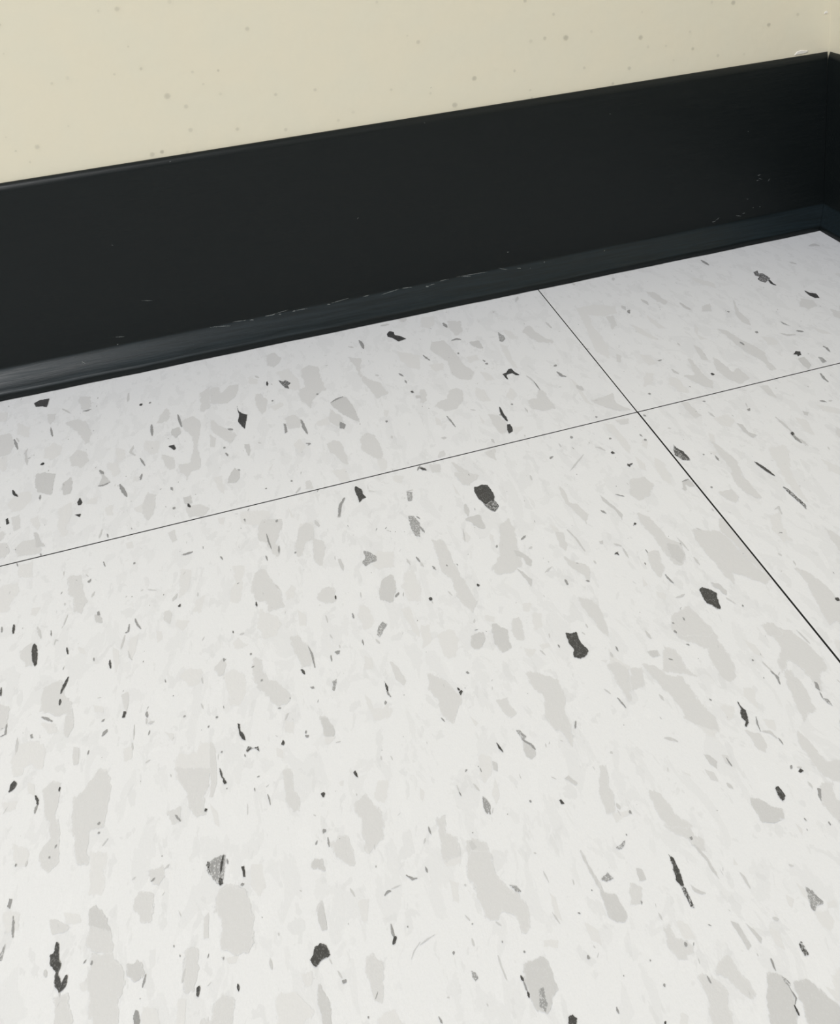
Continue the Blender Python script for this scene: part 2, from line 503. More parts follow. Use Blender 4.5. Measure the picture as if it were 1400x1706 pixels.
# every fleck of the four tiles in view: kind | half width | outline, in hundredths of a millimetre on the floor
FLECKS = """d|0|-25153,10301 -24921,10480 -24484,10435 -24484,10104 -24492,9745 -24690,9881 -24999,9976
q|0|-23113,10126 -22615,9871 -22484,9033 -22583,8776 -22871,9004 -23081,9623
Lg|45|-22780,8792 -22613,8752 -22458,8810
Lm|36|-23762,9345 -23333,8829
Lm|46|-20850,8762 -20855,9498
od|71|-20225,8306
og|54|-19830,8309
Lg|34|-24052,8024 -23864,7300
q|0|-24346,9158 -24005,9027 -23998,8564 -24109,8268 -24311,8741
q|0|-23492,8146 -23065,8266 -22575,7910 -22202,6889 -22201,6359 -22367,6212 -22802,7223 -23177,7693
p|0|-24046,6528 -23730,6825 -23295,6351 -23343,5861 -23656,5579 -24004,5906
q|0|-22936,5511 -22630,5899 -22238,5653 -22101,5006 -22346,4613 -22741,4950
m|0|-24124,4885 -23773,4851 -23328,4594 -23314,3763 -23300,3314 -23864,3694 -24066,4216
Lg|29|-23725,3468 -23688,3150
m|0|-22939,3898 -22693,4175 -22550,3756 -22549,3131 -22800,3134 -22943,3539
p|0|-24909,3373 -24681,3900 -24178,3896 -24019,3312 -24354,2752 -24702,2876
q|0|-26494,8287 -25755,8226 -25399,7344 -25506,6663 -26131,6592
p|0|-26131,6592 -25549,6577 -25421,5645 -25503,5484
Lg|41|-25498,7698 -25378,7389 -25208,6909
Lm|33|-25421,7777 -25268,7453
Lm|40|-24866,6425 -24785,6803
Lm|40|-24822,6510 -24604,5635
od|70|-23973,5471
Ld|44|-24868,4146 -24762,3885 -24597,3694
d|0|-24789,2453 -24726,2512 -24608,2187 -24708,2158
d|0|-22214,2492 -22139,2766 -22024,2424 -22049,2281 -22164,2322
d|0|-22205,1804 -21986,1784 -22018,1607
m|0|-21603,4245 -21321,3768 -21070,3264 -21262,3199 -21518,3202 -21420,3619
Lg|36|-21518,3202 -21317,3173 -21099,3275
Lg|45|-21568,4185 -21391,3886
Lg|64|-20674,2985 -20563,2678 -20352,2165
Lm|47|-20335,5351 -20424,4929 -20224,4656
Lg|31|-19996,4375 -19782,3814
Lg|37|-19868,3330 -19903,2975
p|0|-20181,3259 -19892,3246 -19926,2893 -20134,3015
Lg|50|-19670,6586 -19593,5749
Lg|42|-18564,6892 -18380,5934
m|0|-18789,5926 -18444,5958 -18401,5513 -18611,5223 -18808,5559
d|0|-18890,4761 -18659,4777 -18577,4493 -18635,4395
q|0|-18454,6345 -17881,6575 -17556,5895 -17616,5164 -17734,4280 -17549,3423 -17605,2780 -17957,2816 -18065,2307 -18369,2967 -18438,3368 -17965,3384 -17855,4225 -17927,5071 -18313,5746
q|0|-19258,7329 -19075,7605 -18860,7062 -19034,6566 -19417,6600
q|0|-19125,4299 -18632,3920 -18581,3231 -18784,3165 -19043,3781
p|0|-19855,5481 -19291,5270 -19252,4444 -19614,4480 -19885,4980
q|0|-19723,1514 -19566,2142 -19270,1862 -19250,931 -19494,455 -19690,1007
p|0|-20043,1379 -19723,1514 -19690,1007 -19919,1170
m|0|-18188,1344 -17936,1338 -17875,936 -18041,912 -18182,1046
Ld|41|-18030,925 -17949,697
q|0|-18093,765 -17596,752 -17210,367 -17484,60 -18029,254
Lg|35|-18688,2087 -18624,1889
og|54|-18536,874
q|0|-24175,720 -23923,1007 -23511,1015 -23250,696 -23158,144 -23937,270
m|0|-23596,1354 -23485,1315 -23264,776 -23060,480 -23373,514
q|0|-25000,1309 -24514,1138 -24324,697 -24407,360 -24829,507
q|0|-24603,2510 -24320,2574 -24174,1794 -24366,1704
p|0|-22884,2394 -22474,2585 -22332,1948 -22439,1181 -22326,753 -22589,768 -22783,1540
p|0|-23871,2168 -23616,2241 -23416,1685 -23485,1472 -23754,1804
Lg|19|-20888,324 -20844,140
Lm|32|-21162,191 -21104,632
Lg|19|-23158,144 -23105,-19
Lg|18|-23914,-62 -23854,-225
Lg|18|-20877,-1043 -20802,-1279
og|42|-19807,-1483
Lm|18|-22198,-1040 -22172,-1221
Lg|43|-18176,-1661 -17997,-1652 -17843,-1633
p|0|-20173,-381 -19965,-379 -19890,-702 -20095,-703
Lg|23|-21284,-1829 -21224,-1716
Lm|18|-21403,-1451 -21313,-1584
p|0|-18237,-2269 -17832,-2477 -17920,-3243 -18215,-3143
p|0|-23865,-115 -23400,-204 -23217,-964 -23685,-803
p|0|-21976,-1390 -21574,-1460 -21453,-2037 -21959,-1864
q|0|-18709,-367 -18499,-287 -18377,-861 -18532,-918
p|0|-21803,2516 -21477,2570 -21485,2146 -21829,2269
p|0|-21124,1849 -20800,1900 -20799,1320 -21015,1316
p|0|-21078,5526 -20685,5177 -20573,4539 -20922,4474
q|0|-17630,8244 -17156,8556 -17167,6873 -17558,6678
p|0|-21402,4554 -20922,4474 -20732,3645 -20953,3541
p|0|-26916,10258 -26232,9996 -26150,9268 -26727,9373
p|0|-25580,8938 -24974,8372 -24894,7579 -25488,8126
d|0|-8507,9931 -8330,10161 -8138,9975 -8161,9683 -7931,9514 -7686,9147 -7875,9078 -8112,9028 -8213,9260 -8351,9508 -8506,9675
Lg|70|-9906,9878 -9848,9561 -9833,9051
Lm|50|-10492,9504 -10273,9343
Lm|85|-8619,10837 -8230,10832
d|0|-16004,6600 -15941,6173 -15789,5911 -15582,5753 -15655,5283 -15729,4771 -15828,4969 -16001,5414 -15924,5772
Lg|57|-16426,5034 -16240,4911
q|0|-17157,8431 -16749,8397 -16692,7758 -16272,8336 -15862,8302 -16030,7380 -16442,6944 -17165,7222
q|0|-17109,5945 -16611,5211 -16067,4476 -16392,3982 -16809,4651 -17177,5318
q|0|-17180,4895 -16934,4594 -17003,4008 -17185,4076
og|54|-16604,3819
q|0|-14486,10291 -14040,10395 -13767,9722 -13984,9261 -14212,9082 -14470,9454
p|0|-14104,8641 -13536,8679 -13148,7616 -13169,6753 -13562,6906 -13895,7783
wd|0|-14057,7910 -13833,7695 -13752,7829 -13524,7448 -13661,7314 -13632,7031 -13809,7186 -13934,7484
Ld|37|-14571,7985 -14580,7649
Lm|37|-14414,7759 -14354,7648
Lm|47|-15082,8700 -14922,8443
p|0|-15365,8617 -14964,8331 -14986,7958 -15457,8143
q|0|-15134,7153 -14896,7181 -14672,6496 -14750,5831 -14935,5506 -15127,6090 -15192,6697
og|44|-14441,6383
p|0|-14575,5993 -14099,6158 -13926,5858 -14408,5586
q|0|-12922,8436 -12546,8620 -12152,8329 -12135,7345 -12030,6309 -12272,6282 -12664,5838 -12869,5223 -13241,6061 -13234,6778 -12882,6886 -12988,7809
og|53|-12459,6138
q|0|-14012,4877 -13607,5055 -13339,4512 -13455,4018 -13954,4101
g|0|-14107,4532 -14014,4497 -13991,3904 -14102,3863
Lg|56|-13358,4519 -13278,3898 -13198,3481
Lg|38|-13327,2887 -13182,2803 -13254,2711
m|0|-15816,3767 -15605,3688 -15564,3273 -15645,2864 -15748,3243
Lg|38|-16558,3445 -16473,3219
Lm|31|-15237,3651 -15120,3557
m|0|-12008,5235 -11429,5536 -11247,5407 -11056,4527 -10985,3402 -11193,3696 -11618,4295 -11913,4969
Lg|43|-11969,5278 -11676,5456 -11397,5524
q|0|-12053,4910 -11649,4087 -11652,3232 -12030,3691 -12245,3988
g|0|-11787,3814 -11575,3519 -11682,3243 -11855,3361
p|0|-12809,4094 -12264,4321 -12151,3737 -12712,3843
q|0|-10670,8618 -10078,8243 -10360,7028 -10051,6398 -9642,5988 -9417,5051 -10006,4810 -10134,5570 -10377,6526 -10476,7596
Lm|64|-9692,6636 -9572,6525
Lg|45|-8656,6354 -8513,6044
Lg|36|-8513,5731 -8500,5478
p|0|-8390,8256 -7944,7936 -7399,7440 -7664,6347 -8055,6503 -8353,7416
q|0|-11170,2332 -10850,2721 -10531,2396 -10410,1261 -10526,830 -10752,913 -11183,1548
p|0|-10752,913 -10452,896 -10406,232 -10717,165
q|0|-12506,2531 -12171,2707 -11919,2312 -11830,1311 -11843,851 -12129,1327 -12408,1906
p|0|-12557,838 -12026,826 -11911,67 -12267,21
q|0|-13583,587 -13406,611 -13350,111 -13630,169
Lm|34|-14009,93 -13809,364
og|42|-14111,806
og|35|-15095,725
m|0|-16509,1830 -16259,2379 -16034,2112 -16080,1674 -16232,1461 -16516,1565
Lg|29|-16117,2234 -16032,2157
p|0|-17083,2129 -16735,2093 -16645,916 -16865,1253
p|0|-14670,2170 -14934,1801 -14883,1690
wd|0|-8482,4806 -8375,4824 -8333,4654 -8418,4639
Lm|102|-8308,4385 -8179,4219
Lg|35|-9360,-288 -9217,-69
d|0|-11812,-317 -11730,-415 -11607,-605 -11606,-858 -11515,-1083 -11658,-1089 -11798,-1244 -11820,-948 -11861,-682 -11855,-473
Lg|52|-12309,-814 -12512,-1151 -12639,-1703
p|0|-14380,-563 -14219,-1180 -14324,-1143
q|0|-11336,-317 -11370,-817 -11102,-914 -11395,-639
p|0|-16123,-184 -15039,-490 -15141,-1165 -15467,-1204 -16094,-828
p|0|-14039,-1555 -13613,-1629 -13544,-1960 -14114,-1759
Lm|33|-10025,-1261 -9768,-1270
wg|0|-10034,-1300 -9822,-1376 -9955,-1824 -10085,-1777
Lm|32|-13499,-1592 -13375,-1905
og|39|-14829,-1120
og|32|-15979,-673
Lm|20|-16317,-235 -16209,-274
og|56|-9896,3095
p|0|-9842,3949 -9638,3815 -9833,3340 -9924,3538
Lm|38|-9896,2106 -9906,1908
p|0|-16943,-212 -16673,-308 -16735,-679 -16894,-545
p|0|-10383,-226 -9945,-385 -10089,-770 -10396,-571
p|0|-13529,3317 -13364,2554 -13687,2381 -13807,3017
Lg|73|-5606,9852 -5547,9409
Lg|60|-5638,8135 -5377,8174 -5213,8034
Lg|38|-7259,7412 -7154,7097 -7052,6841
q|0|-5372,9990 -4737,9725 -4912,8722 -5337,8450 -5461,9099
p|0|-6582,10813 -5880,10761 -6013,9943 -6402,9640 -6720,9925
m|0|-4912,7695 -4436,7644 -4400,6921 -4585,6926 -4840,7310
q|0|-6572,8371 -5992,8280 -5768,7196 -5718,6095 -5413,5198 -5646,4665 -6149,4863 -6401,5462 -6336,6474 -6872,7782
p|0|-7184,6548 -6564,6433 -6627,5935 -7075,5856
Lg|37|-4747,5945 -4688,5789
og|64|-4672,5612
Lm|55|-1505,10487 -1273,10902
Lm|64|-2898,9995 -2945,9853
wg|0|-3326,8068 -3270,7823 -3167,7560 -3201,7284 -3408,7081 -3519,7198 -3424,7593
p|0|-3081,8267 -2696,7809 -2656,7061 -2988,7197
q|0|-1946,7949 -1694,7996 -1603,7211 -1417,6698 -1154,6304 -1261,6136 -1824,6436 -2098,7122 -2248,7550
p|0|-3583,7011 -3337,6629 -3453,5453 -3444,4671 -3655,4883 -3693,5815
d|0|-4269,4557 -4075,4605 -3892,4824 -3763,4823 -3711,4524 -3572,4219 -3735,4258 -3836,4473 -4007,4453 -4132,4440 -4171,4024 -4226,4168
Lm|35|-3324,4121 -3166,3543
Lg|25|-3165,3507 -3141,2844
og|71|-1836,4313
Lg|61|-1942,3823 -1868,3484 -1725,3366
Lm|100|-1549,2575 -1495,2377 -1442,2182
p|0|-1599,3194 -1475,2664 -1539,1423 -1421,936 -1698,1373
q|0|-1481,1400 -930,1411 -387,1540 -532,813 -201,252 -640,313 -1007,669 -1264,985
Lm|40|-1299,1352 -1163,1277
q|0|-3162,2969 -3001,2673 -3019,1771 -3018,1441 -3557,1430 -3949,1798 -3885,2329 -3454,2389
q|0|-6894,4188 -6509,4335 -6308,4078 -6461,3324 -6937,2835 -7383,2896 -7724,3359 -7522,3620 -7100,3686
q|0|-8036,4811 -7847,4738 -7848,4324 -7984,3913 -8158,3752 -8255,3903
p|0|-5688,4074 -5385,3719 -5375,2905 -5708,2920 -5882,3444
Ld|55|-5166,2321 -5208,1846 -5166,1320
Lg|39|-5341,1843 -5199,1735 -5103,1539
d|0|-5248,1122 -5127,1097 -5111,864 -5174,633 -5374,538 -5346,800
q|0|-5782,2065 -5404,1813 -5190,1100 -5404,670 -5691,577 -5768,1112
Lg|32|-7418,2528 -7350,2182 -7282,1736
Lm|24|-6370,2617 -6177,2488
p|0|-7906,2660 -7720,2375 -7764,1971 -7973,2154
p|0|-6134,2200 -6051,1635 -6168,1471
Lm|60|-8020,1251 -7820,1176
m|0|-6160,504 -6047,462 -6078,180 -6161,308
q|0|-6688,-168 -6177,-120 -6371,-797 -6508,-562
m|0|-4841,278 -4764,228 -4840,108
p|0|-4276,3523 -4180,3015 -4419,2535 -4708,2874
Lm|32|-4183,1888 -4172,1558
og|49|-4614,2330
Lg|42|-9237,-152 -9142,-250 -9044,-340
q|0|-8876,-148 -8470,-207 -8546,-719 -8872,-600
q|0|-8289,474 -8098,498 -8135,133 -8447,108
q|0|-8007,-285 -7781,-551 -7521,-1094 -7248,-1370 -7374,-1584 -7883,-1313
og|59|-3123,-536
og|43|-1744,-1131
Lm|29|-3730,-697 -3733,-935
Lg|42|-4379,-1422 -4240,-1336
Lm|35|-2491,-1398 -2348,-1498 -2235,-1727
od|63|-2019,-1928
Ld|47|-1784,-2712 -1762,-2853
Lm|34|-5423,-2036 -5456,-2282
p|0|-1596,-160 -1248,-393 -1221,-1777 -1457,-2247 -1541,-1657 -1548,-882
q|0|-1067,-154 -523,-258 -647,-570 -972,-498
Lm|28|-3944,-2316 -3099,-1638
og|46|-1685,289
p|0|-5159,5097 -4843,4972 -4710,4297 -5119,4335
p|0|-5382,6494 -4850,6551 -4934,6046 -5395,5966
p|0|1021,8587 1555,8687 1121,6829 1108,5951 994,4735 622,3951 320,4736 790,6966
q|0|2077,7348 2474,7338 2176,6392 1801,6102
q|0|1091,4157 1224,3972 957,3429 826,3610
m|0|3231,8058 3368,7837 3237,7491 3133,7775
g|0|3270,7477 3438,7486 3273,7159 3206,7267
p|0|1425,8578 2031,8649 2925,8106 2671,7412 1943,7405 1329,7818
Lm|69|4139,10889 4029,10568
Lm|57|1943,11112 1936,10897
Lm|50|-846,7950 -784,7318
Lm|37|12,5133 119,4953
og|57|-5655,6944
p|0|-5197,896 -4595,772 -5128,365
wd|0|11035,8505 11324,8563 11186,8254 11400,8215 11397,7888 11423,7606 11180,7445 10905,7300 10797,7524 10782,7761 11023,7961 10906,8140
Ld|65|11260,7499 11160,7102 11227,6863
d|0|12140,5939 12220,5586 12453,5386 12347,4990 12140,5029 12051,5361
Lg|71|9352,10786 9375,10519 9403,10117
Lm|69|13377,8787 13529,8431
Lm|121|15480,9940 15844,9982 15938,9731
p|0|7839,9359 8198,8928 8560,8233 8373,7789 7996,8301 7821,8733
Lm|74|4492,8098 4484,7608
q|0|4995,8901 5335,8582 5503,7502 5254,7200 5031,7703 4981,8393
Lm|82|5998,7128 6016,6797 6123,6274
q|0|6808,6461 7253,6513 6998,5827 6543,6019
q|0|8506,6386 8120,5277 8110,4521 7928,4006 7705,4392 7850,5237
og|75|7805,3411
og|60|7654,5505
q|0|6342,4372 6646,4102 6773,3205 6986,2709 7161,1842 6866,1194 6876,573 6580,569 6700,1386 6449,2129 6380,2955
Lg|45|6662,2976 6674,2701
Lm|64|8715,2966 8872,2692 9243,2609
Lg|65|9500,2854 9733,2687
p|0|10309,2875 10628,2459 10741,1994 10345,2295
q|0|11514,5264 11934,4924 11760,4363 11205,4286 11003,4684
q|0|12142,3891 12448,3155 12092,2712 11820,3269
d|0|8160,1246 8426,1435 8580,1334 8463,1124 8274,1072 8310,1224
m|0|8137,937 8470,930 8398,334 8038,51 8055,470
Lg|52|9766,1338 9790,1171 9726,872
wg|0|9001,716 9148,632 9113,295 8897,258
wg|0|9345,3857 9431,3528 9495,3284 9308,3579
p|0|7772,3073 8184,2766 8187,2220 7636,2310
Lm|37|4049,3973 4047,3701
Lg|35|2531,2992 2723,2979
Lm|60|2777,2200 2795,1947 2856,1801
od|75|4173,1220
q|0|4636,3665 4776,3069 4575,2238 4336,2333
q|0|4879,2372 5042,1797 5018,1067 5438,1266 5460,414 4874,176 4598,635 4498,1394
q|0|3858,2782 3915,2122 3795,1430 3908,788 3679,299 3336,663 3099,1225 2918,1655 3444,1447
p|0|1607,2418 1910,2175 1482,1506 1030,1449
p|0|2506,1818 2695,1265 2605,377 2260,625 2122,1255
p|0|2021,3783 2395,3501 2416,2846 1943,2782
og|56|1037,930
Lg|31|2790,-304 2902,-347
q|0|1953,-36 2233,-144 2216,-1094 1952,-1200 1872,-649
Lm|38|2617,-987 2682,-1375
p|0|2604,-1448 3193,-1364 3306,-1817 2941,-2179 2616,-1858
m|0|3282,-2060 3416,-2161 3367,-2634 3578,-2907 3319,-3000 3210,-2575
p|0|1943,-2098 2058,-2335 1871,-2742 1710,-2587
Lm|23|4313,-1000 4210,-1281
g|0|4126,-1386 4268,-1378 4190,-1516 4103,-1503
q|0|5490,-180 5827,-311 5639,-1187 5459,-843
Lm|32|6012,-555 6037,-621
Lg|48|8315,-358 8212,-729 8224,-965
Lg|45|7079,-1928 7194,-2005 7270,-2087
Lm|45|7382,-2077 7521,-2077
p|0|6770,-2107 7187,-2372 7620,-2850 7087,-2851 6789,-2532
p|0|5546,-2467 5851,-2785 5538,-3643 5347,-3283
Lm|43|4857,-2204 4887,-2915 4878,-3203
d|0|4771,-3259 4931,-3175 4888,-3351 4768,-3373
Lg|49|4796,-3317 4787,-3598 4805,-3839
m|0|6046,-2248 6199,-2409 6053,-2559 5951,-2468
Lg|38|145,-252 183,-371
Lm|37|613,-1349 721,-1390
Lg|29|-563,-1301 -546,-1454
og|50|-531,-1672
Lg|24|2820,807 2850,738
p|0|5605,5117 5586,4685 5250,4249 5482,3733 5140,3804 5260,4531
p|0|2826,6271 3159,5688 3295,4910 3487,4409 3171,4678 2844,5381
p|0|3938,6724 4065,6057 4187,5263 3867,5395 3804,6166
Lm|42|4425,8210 4419,7799
d|0|-22716,-3955 -22661,-3889 -22570,-4032 -22486,-4394 -22450,-4705 -22495,-4798 -22584,-4634 -22672,-4332
q|0|-23078,-4032 -22743,-3805 -22578,-4744 -22738,-4691 -23034,-4268
Ld|32|-23451,-2896 -23439,-3079 -23406,-3249
Lg|21|-23837,-2856 -23791,-3079
Lm|16|-23160,-3113 -23145,-3148
Lm|32|-22682,-3244 -22587,-3481 -22498,-3743
Lg|16|-22228,-3513 -22180,-3763
Lm|16|-22039,-4152 -22024,-3958 -21934,-4017
Ld|25|-21624,-4402 -21559,-4646
Lm|22|-21963,-2507 -21934,-2611
Lm|27|-21790,-3062 -21853,-3432
Lg|15|-20745,-5051 -20720,-5195
Ld|25|-20249,-5296 -20193,-5608
m|0|-20916,-3357 -20777,-3342 -20661,-3564 -20641,-3750 -20832,-3686
g|0|-20857,-3254 -20788,-3247 -20732,-3419 -20806,-3424
Lg|24|-19604,-3949 -19532,-4181 -19387,-4418
Lg|24|-19766,-4132 -19778,-4391 -19854,-4412
Lm|26|-19874,-4504 -19908,-4748 -19955,-4984
Lm|20|-19719,-5145 -19656,-5384 -19579,-5518
p|0|-20216,-4814 -20016,-5047 -19936,-5453 -20032,-5845 -20145,-5331
p|0|-19685,-4709 -19466,-4611 -19476,-5115 -19579,-5518 -19742,-5138
od|44|-18206,-3892
Lm|22|-17635,-3534 -17634,-3693
q|0|-18714,-3978 -18526,-3950 -18423,-4197 -18505,-4526 -18701,-4283
Lm|44|-18442,-3638 -18306,-3369
p|0|-18222,-2879 -17877,-2865 -17967,-3356 -18252,-3577
p|0|-18276,-4426 -17899,-4612 -18077,-4960 -18316,-4648
Lm|23|-19491,-2836 -19421,-2796
Lm|28|-19273,-2846 -18999,-2972
q|0|-21986,-1319 -21574,-1460 -21444,-2105 -21236,-2627 -21360,-3146 -21613,-2999 -21692,-2408 -21949,-1933
p|0|-24134,-987 -23734,-1057 -23564,-1447 -23762,-1897 -23732,-2284 -24270,-2102 -24447,-1277
p|0|-23024,-2336 -22726,-2437 -22807,-2780 -22990,-2657
og|52|-21263,-1803
Lm|23|-21103,-2545 -21030,-2344
p|0|-18916,-4622 -18727,-4743 -18714,-5033 -18846,-5130
Ld|43|-21423,-5518 -21493,-5777 -21563,-6021
Ld|32|-21544,-6235 -21535,-6409
q|0|-22107,-5628 -21658,-5519 -21499,-6027 -21230,-6459 -21070,-7034 -21159,-7554 -21297,-7147 -21310,-6769 -21602,-6722 -22057,-6432
q|0|-21346,-6805 -21132,-6873 -21058,-7269 -21159,-7554 -21283,-7379
Lg|31|-21980,-6647 -21797,-6777 -21657,-6892
p|0|-21990,-6831 -21565,-6968 -21437,-7284 -21681,-7251
Ld|19|-23364,-5243 -23316,-5536
q|0|-23484,-5777 -23042,-5969 -22911,-6628 -23278,-6740
Lg|22|-23033,-6909 -22920,-6877 -22942,-6571
g|0|-22219,-7124 -22165,-7097 -22110,-7249 -22180,-7236
Lm|26|-22559,-7106 -22526,-7383 -22506,-7608
p|0|-22535,-7336 -21985,-7334 -21716,-7773 -21716,-8242 -22055,-8051 -22491,-8164 -22561,-7805
q|0|-19791,-6633 -19624,-6613 -19559,-6904 -19617,-7221 -19718,-6997
d|0|-19704,-7404 -19678,-7225 -19606,-7248 -19633,-7427
Lg|27|-20261,-7341 -20205,-7289
g|0|-20229,-7829 -20187,-7663 -20090,-7626 -20070,-7700 -20172,-7802
Lg|31|-19032,-7434 -19005,-7606
Lm|18|-19031,-7644 -19021,-7809
Lm|31|-18960,-7806 -18818,-7806
Lg|17|-18939,-8175 -18914,-8048
Lm|17|-19354,-7702 -19339,-8180
Lm|17|-19374,-8257 -19337,-8487
q|0|-20955,-7884 -20806,-7976 -20768,-8416 -20883,-8422 -20959,-8143
Lg|17|-20539,-8234 -20526,-8108
p|0|-18130,-6520 -17828,-6360 -17475,-6632 -17518,-7026 -17904,-6999
Lm|19|-17497,-6830 -17466,-7017
Lm|18|-17516,-7663 -17453,-7850
Lg|14|-18562,-6532 -18536,-6642
og|31|-17971,-7916
p|0|-18108,-8964 -17631,-9116 -17553,-8795 -17272,-8928 -17279,-9970 -18165,-9691 -18160,-9201
p|0|-18493,-8228 -18246,-8352 -18279,-8563
og|30|-17309,-8450
p|0|-20576,-6719 -20270,-6867 -20249,-7064 -20505,-6981
Lm|20|-18971,-8965 -18857,-8917
p|0|-19603,-8359 -19363,-8392 -19340,-8700 -19530,-8766
p|0|-17671,-3837 -17382,-3683 -17526,-4379 -17810,-4283
og|20|-19238,-5684
p|0|-20227,-8755 -19992,-8787 -19927,-9055 -20238,-8997
p|0|-21282,-4460 -21089,-4580 -21014,-4826 -21206,-4707
wg|0|-10253,-2512 -10048,-2585 -9929,-3010 -10078,-3626 -10211,-3507 -10281,-3112
Lg|19|-10158,-2700 -9963,-3149
Lg|19|-9972,-2612 -9878,-2800
q|0|-15520,-1186 -15391,-843 -14648,-1106 -14751,-1685 -14952,-2209 -14847,-2534 -14951,-2852 -15091,-2663 -15259,-2101 -15559,-1849
Lg|25|-15240,-1664 -15203,-2048 -15126,-2437
Lg|24|-14861,-2385 -14890,-2733
Lg|24|-15335,-2684 -15304,-2904
og|45|-14843,-1154
Lg|19|-15978,-634 -15958,-798
p|0|-16476,-2740 -16076,-2878 -16145,-3327 -16231,-4201 -16335,-4415 -16571,-4273 -16607,-3820 -16400,-3503
q|0|-15802,-3445 -15582,-3117 -15397,-3384 -15142,-3999 -14975,-4377 -14931,-5013 -15128,-5068 -15369,-5106 -15481,-4643 -15808,-4470 -15922,-3861
Lm|22|-15144,-4031 -14993,-4307
Lm|22|-15552,-4243 -15510,-4352
Ld|21|-15775,-4574 -15767,-4761
q|0|-14114,-1759 -13822,-1555 -13587,-1869 -13656,-2443 -13309,-2638 -13366,-3263 -13509,-3765 -13737,-3550 -13722,-2998 -13656,-2443 -13985,-2547 -14102,-3147 -14326,-3069 -14296,-2511
og|36|-14344,-2887
m|0|-12978,-3641 -12880,-3675 -12822,-4037 -12871,-4221 -12938,-4064
wg|0|-12083,-3569 -11897,-3704 -11689,-3985 -11726,-4178 -11932,-4175 -12106,-4284 -12199,-4083 -12067,-3923
p|0|-11639,-3724 -11113,-3977 -11200,-4631 -11703,-4590 -11859,-4336
m|0|-11751,-5096 -11621,-4947 -11360,-4906 -11291,-5060 -11345,-5552 -11535,-5981 -11678,-5963 -11907,-5764 -11868,-5437
Lg|37|-11430,-5834 -11307,-5721
q|0|-13796,-4842 -13425,-4651 -13262,-4898 -13283,-5388 -13616,-5337 -13833,-5140
Ld|21|-13268,-5147 -13280,-5298
p|0|-14790,-4503 -14582,-4126 -14486,-4416 -14570,-4766 -14817,-4806
Lg|21|-12849,-6016 -12840,-6195
Lg|20|-12719,-7058 -12707,-7253
wg|0|-12174,-6765 -12004,-6622 -11887,-6747 -12073,-6968 -12201,-7148 -12247,-7022
g|0|-12058,-6775 -11959,-6752 -11980,-6858 -12052,-6863
Lm|29|-12321,-7163 -12242,-7354
p|0|-12610,-5738 -12381,-5816 -12212,-6465 -12352,-6705 -12637,-6723 -12696,-6244
Lm|20|-13639,-6557 -13591,-6712
Lg|19|-13718,-7294 -13716,-7505
g|0|-13592,-7203 -13419,-7206 -13463,-7315 -13542,-7326
Lm|15|-13419,-7017 -13417,-7126
q|0|-14811,-6278 -14582,-6298 -14312,-6775 -14241,-7332 -14565,-7434 -14652,-6985 -14824,-6659
Lg|24|-14334,-6768 -14255,-7063 -14223,-7546
Ld|33|-14616,-7494 -14545,-7655
g|0|-14433,-8132 -14338,-8139 -14313,-8220 -14389,-8205
wg|0|-13772,-8150 -13657,-8113 -13717,-8317 -13774,-8469 -13833,-8426
Ld|27|-12332,-8720 -12312,-8946
Lg|22|-12337,-8962 -12276,-9149
Lg|30|-12437,-9239 -12463,-9324
Lm|18|-12355,-8614 -12327,-8697
q|0|-15965,-6497 -15757,-6779 -15739,-7202 -15542,-7521 -15260,-7813 -14992,-8194 -15146,-8478 -15397,-8444 -15702,-7963 -15898,-7654 -16009,-7318
q|0|-17124,-6592 -16899,-6349 -16794,-6596 -16867,-6935 -17041,-6928
og|44|-16834,-6413
p|0|-16867,-6935 -16556,-6779 -16223,-7247 -16246,-7737 -16473,-8096 -16721,-7968 -16750,-7475
Lg|19|-16042,-6948 -15966,-6921
og|29|-16045,-6471
og|32|-15778,-7469
Lg|22|-15381,-8506 -15298,-8523
p|0|-16573,-5913 -16385,-5753 -16172,-6102 -16310,-6166 -16535,-6146
Lm|30|-16336,-5656 -16220,-5638
Ld|15|-16550,-5442 -16539,-5532
q|0|-12062,-8051 -11881,-8266 -11735,-8817 -11848,-8927 -12014,-8676
p|0|-12749,-7615 -12553,-7785 -12574,-8140 -12827,-8057
p|0|-12968,-8852 -12805,-9143 -12839,-9549 -12370,-9331 -12410,-9733 -12823,-9690 -12959,-9280
q|0|-14283,-9083 -14125,-9157 -14099,-9279 -14300,-9214
Lm|17|-15227,-8916 -15150,-8757
og|26|-17081,-8236
p|0|-14524,-5272 -14272,-5596 -14316,-5990 -14497,-5929
Lg|24|-16869,-2186 -16796,-2352
p|0|-10968,-4976 -10656,-4951 -10578,-5689 -10702,-6203 -11021,-6095 -11147,-5557
p|0|-11368,-6338 -11072,-6319 -10989,-7386 -11038,-7591 -11234,-7023
Lm|28|-10740,-4418 -10677,-4711
Lg|29|-10412,-4463 -10337,-4694
Lm|21|-12470,-5294 -12482,-5507
Lm|15|-13677,-5796 -13647,-6099
Lm|25|-11110,-2932 -11039,-2979
Lm|38|-13508,-1666 -13406,-1933
Lm|51|-12691,-1684 -12581,-1684
p|0|-15688,-4878 -15243,-5328 -15037,-5690 -15254,-6074 -15621,-6063 -15775,-5558
d|0|-7604,-1910 -7455,-1939 -7293,-1887 -7090,-1986 -7032,-2343 -7029,-2631 -7148,-2871 -7239,-2799 -7450,-2923 -7532,-2734 -7614,-2543 -7652,-2201
wd|0|-7532,-2734 -7346,-2599 -7113,-2763 -7058,-2944 -7031,-3152 -7254,-3362 -7364,-3269 -7484,-3030
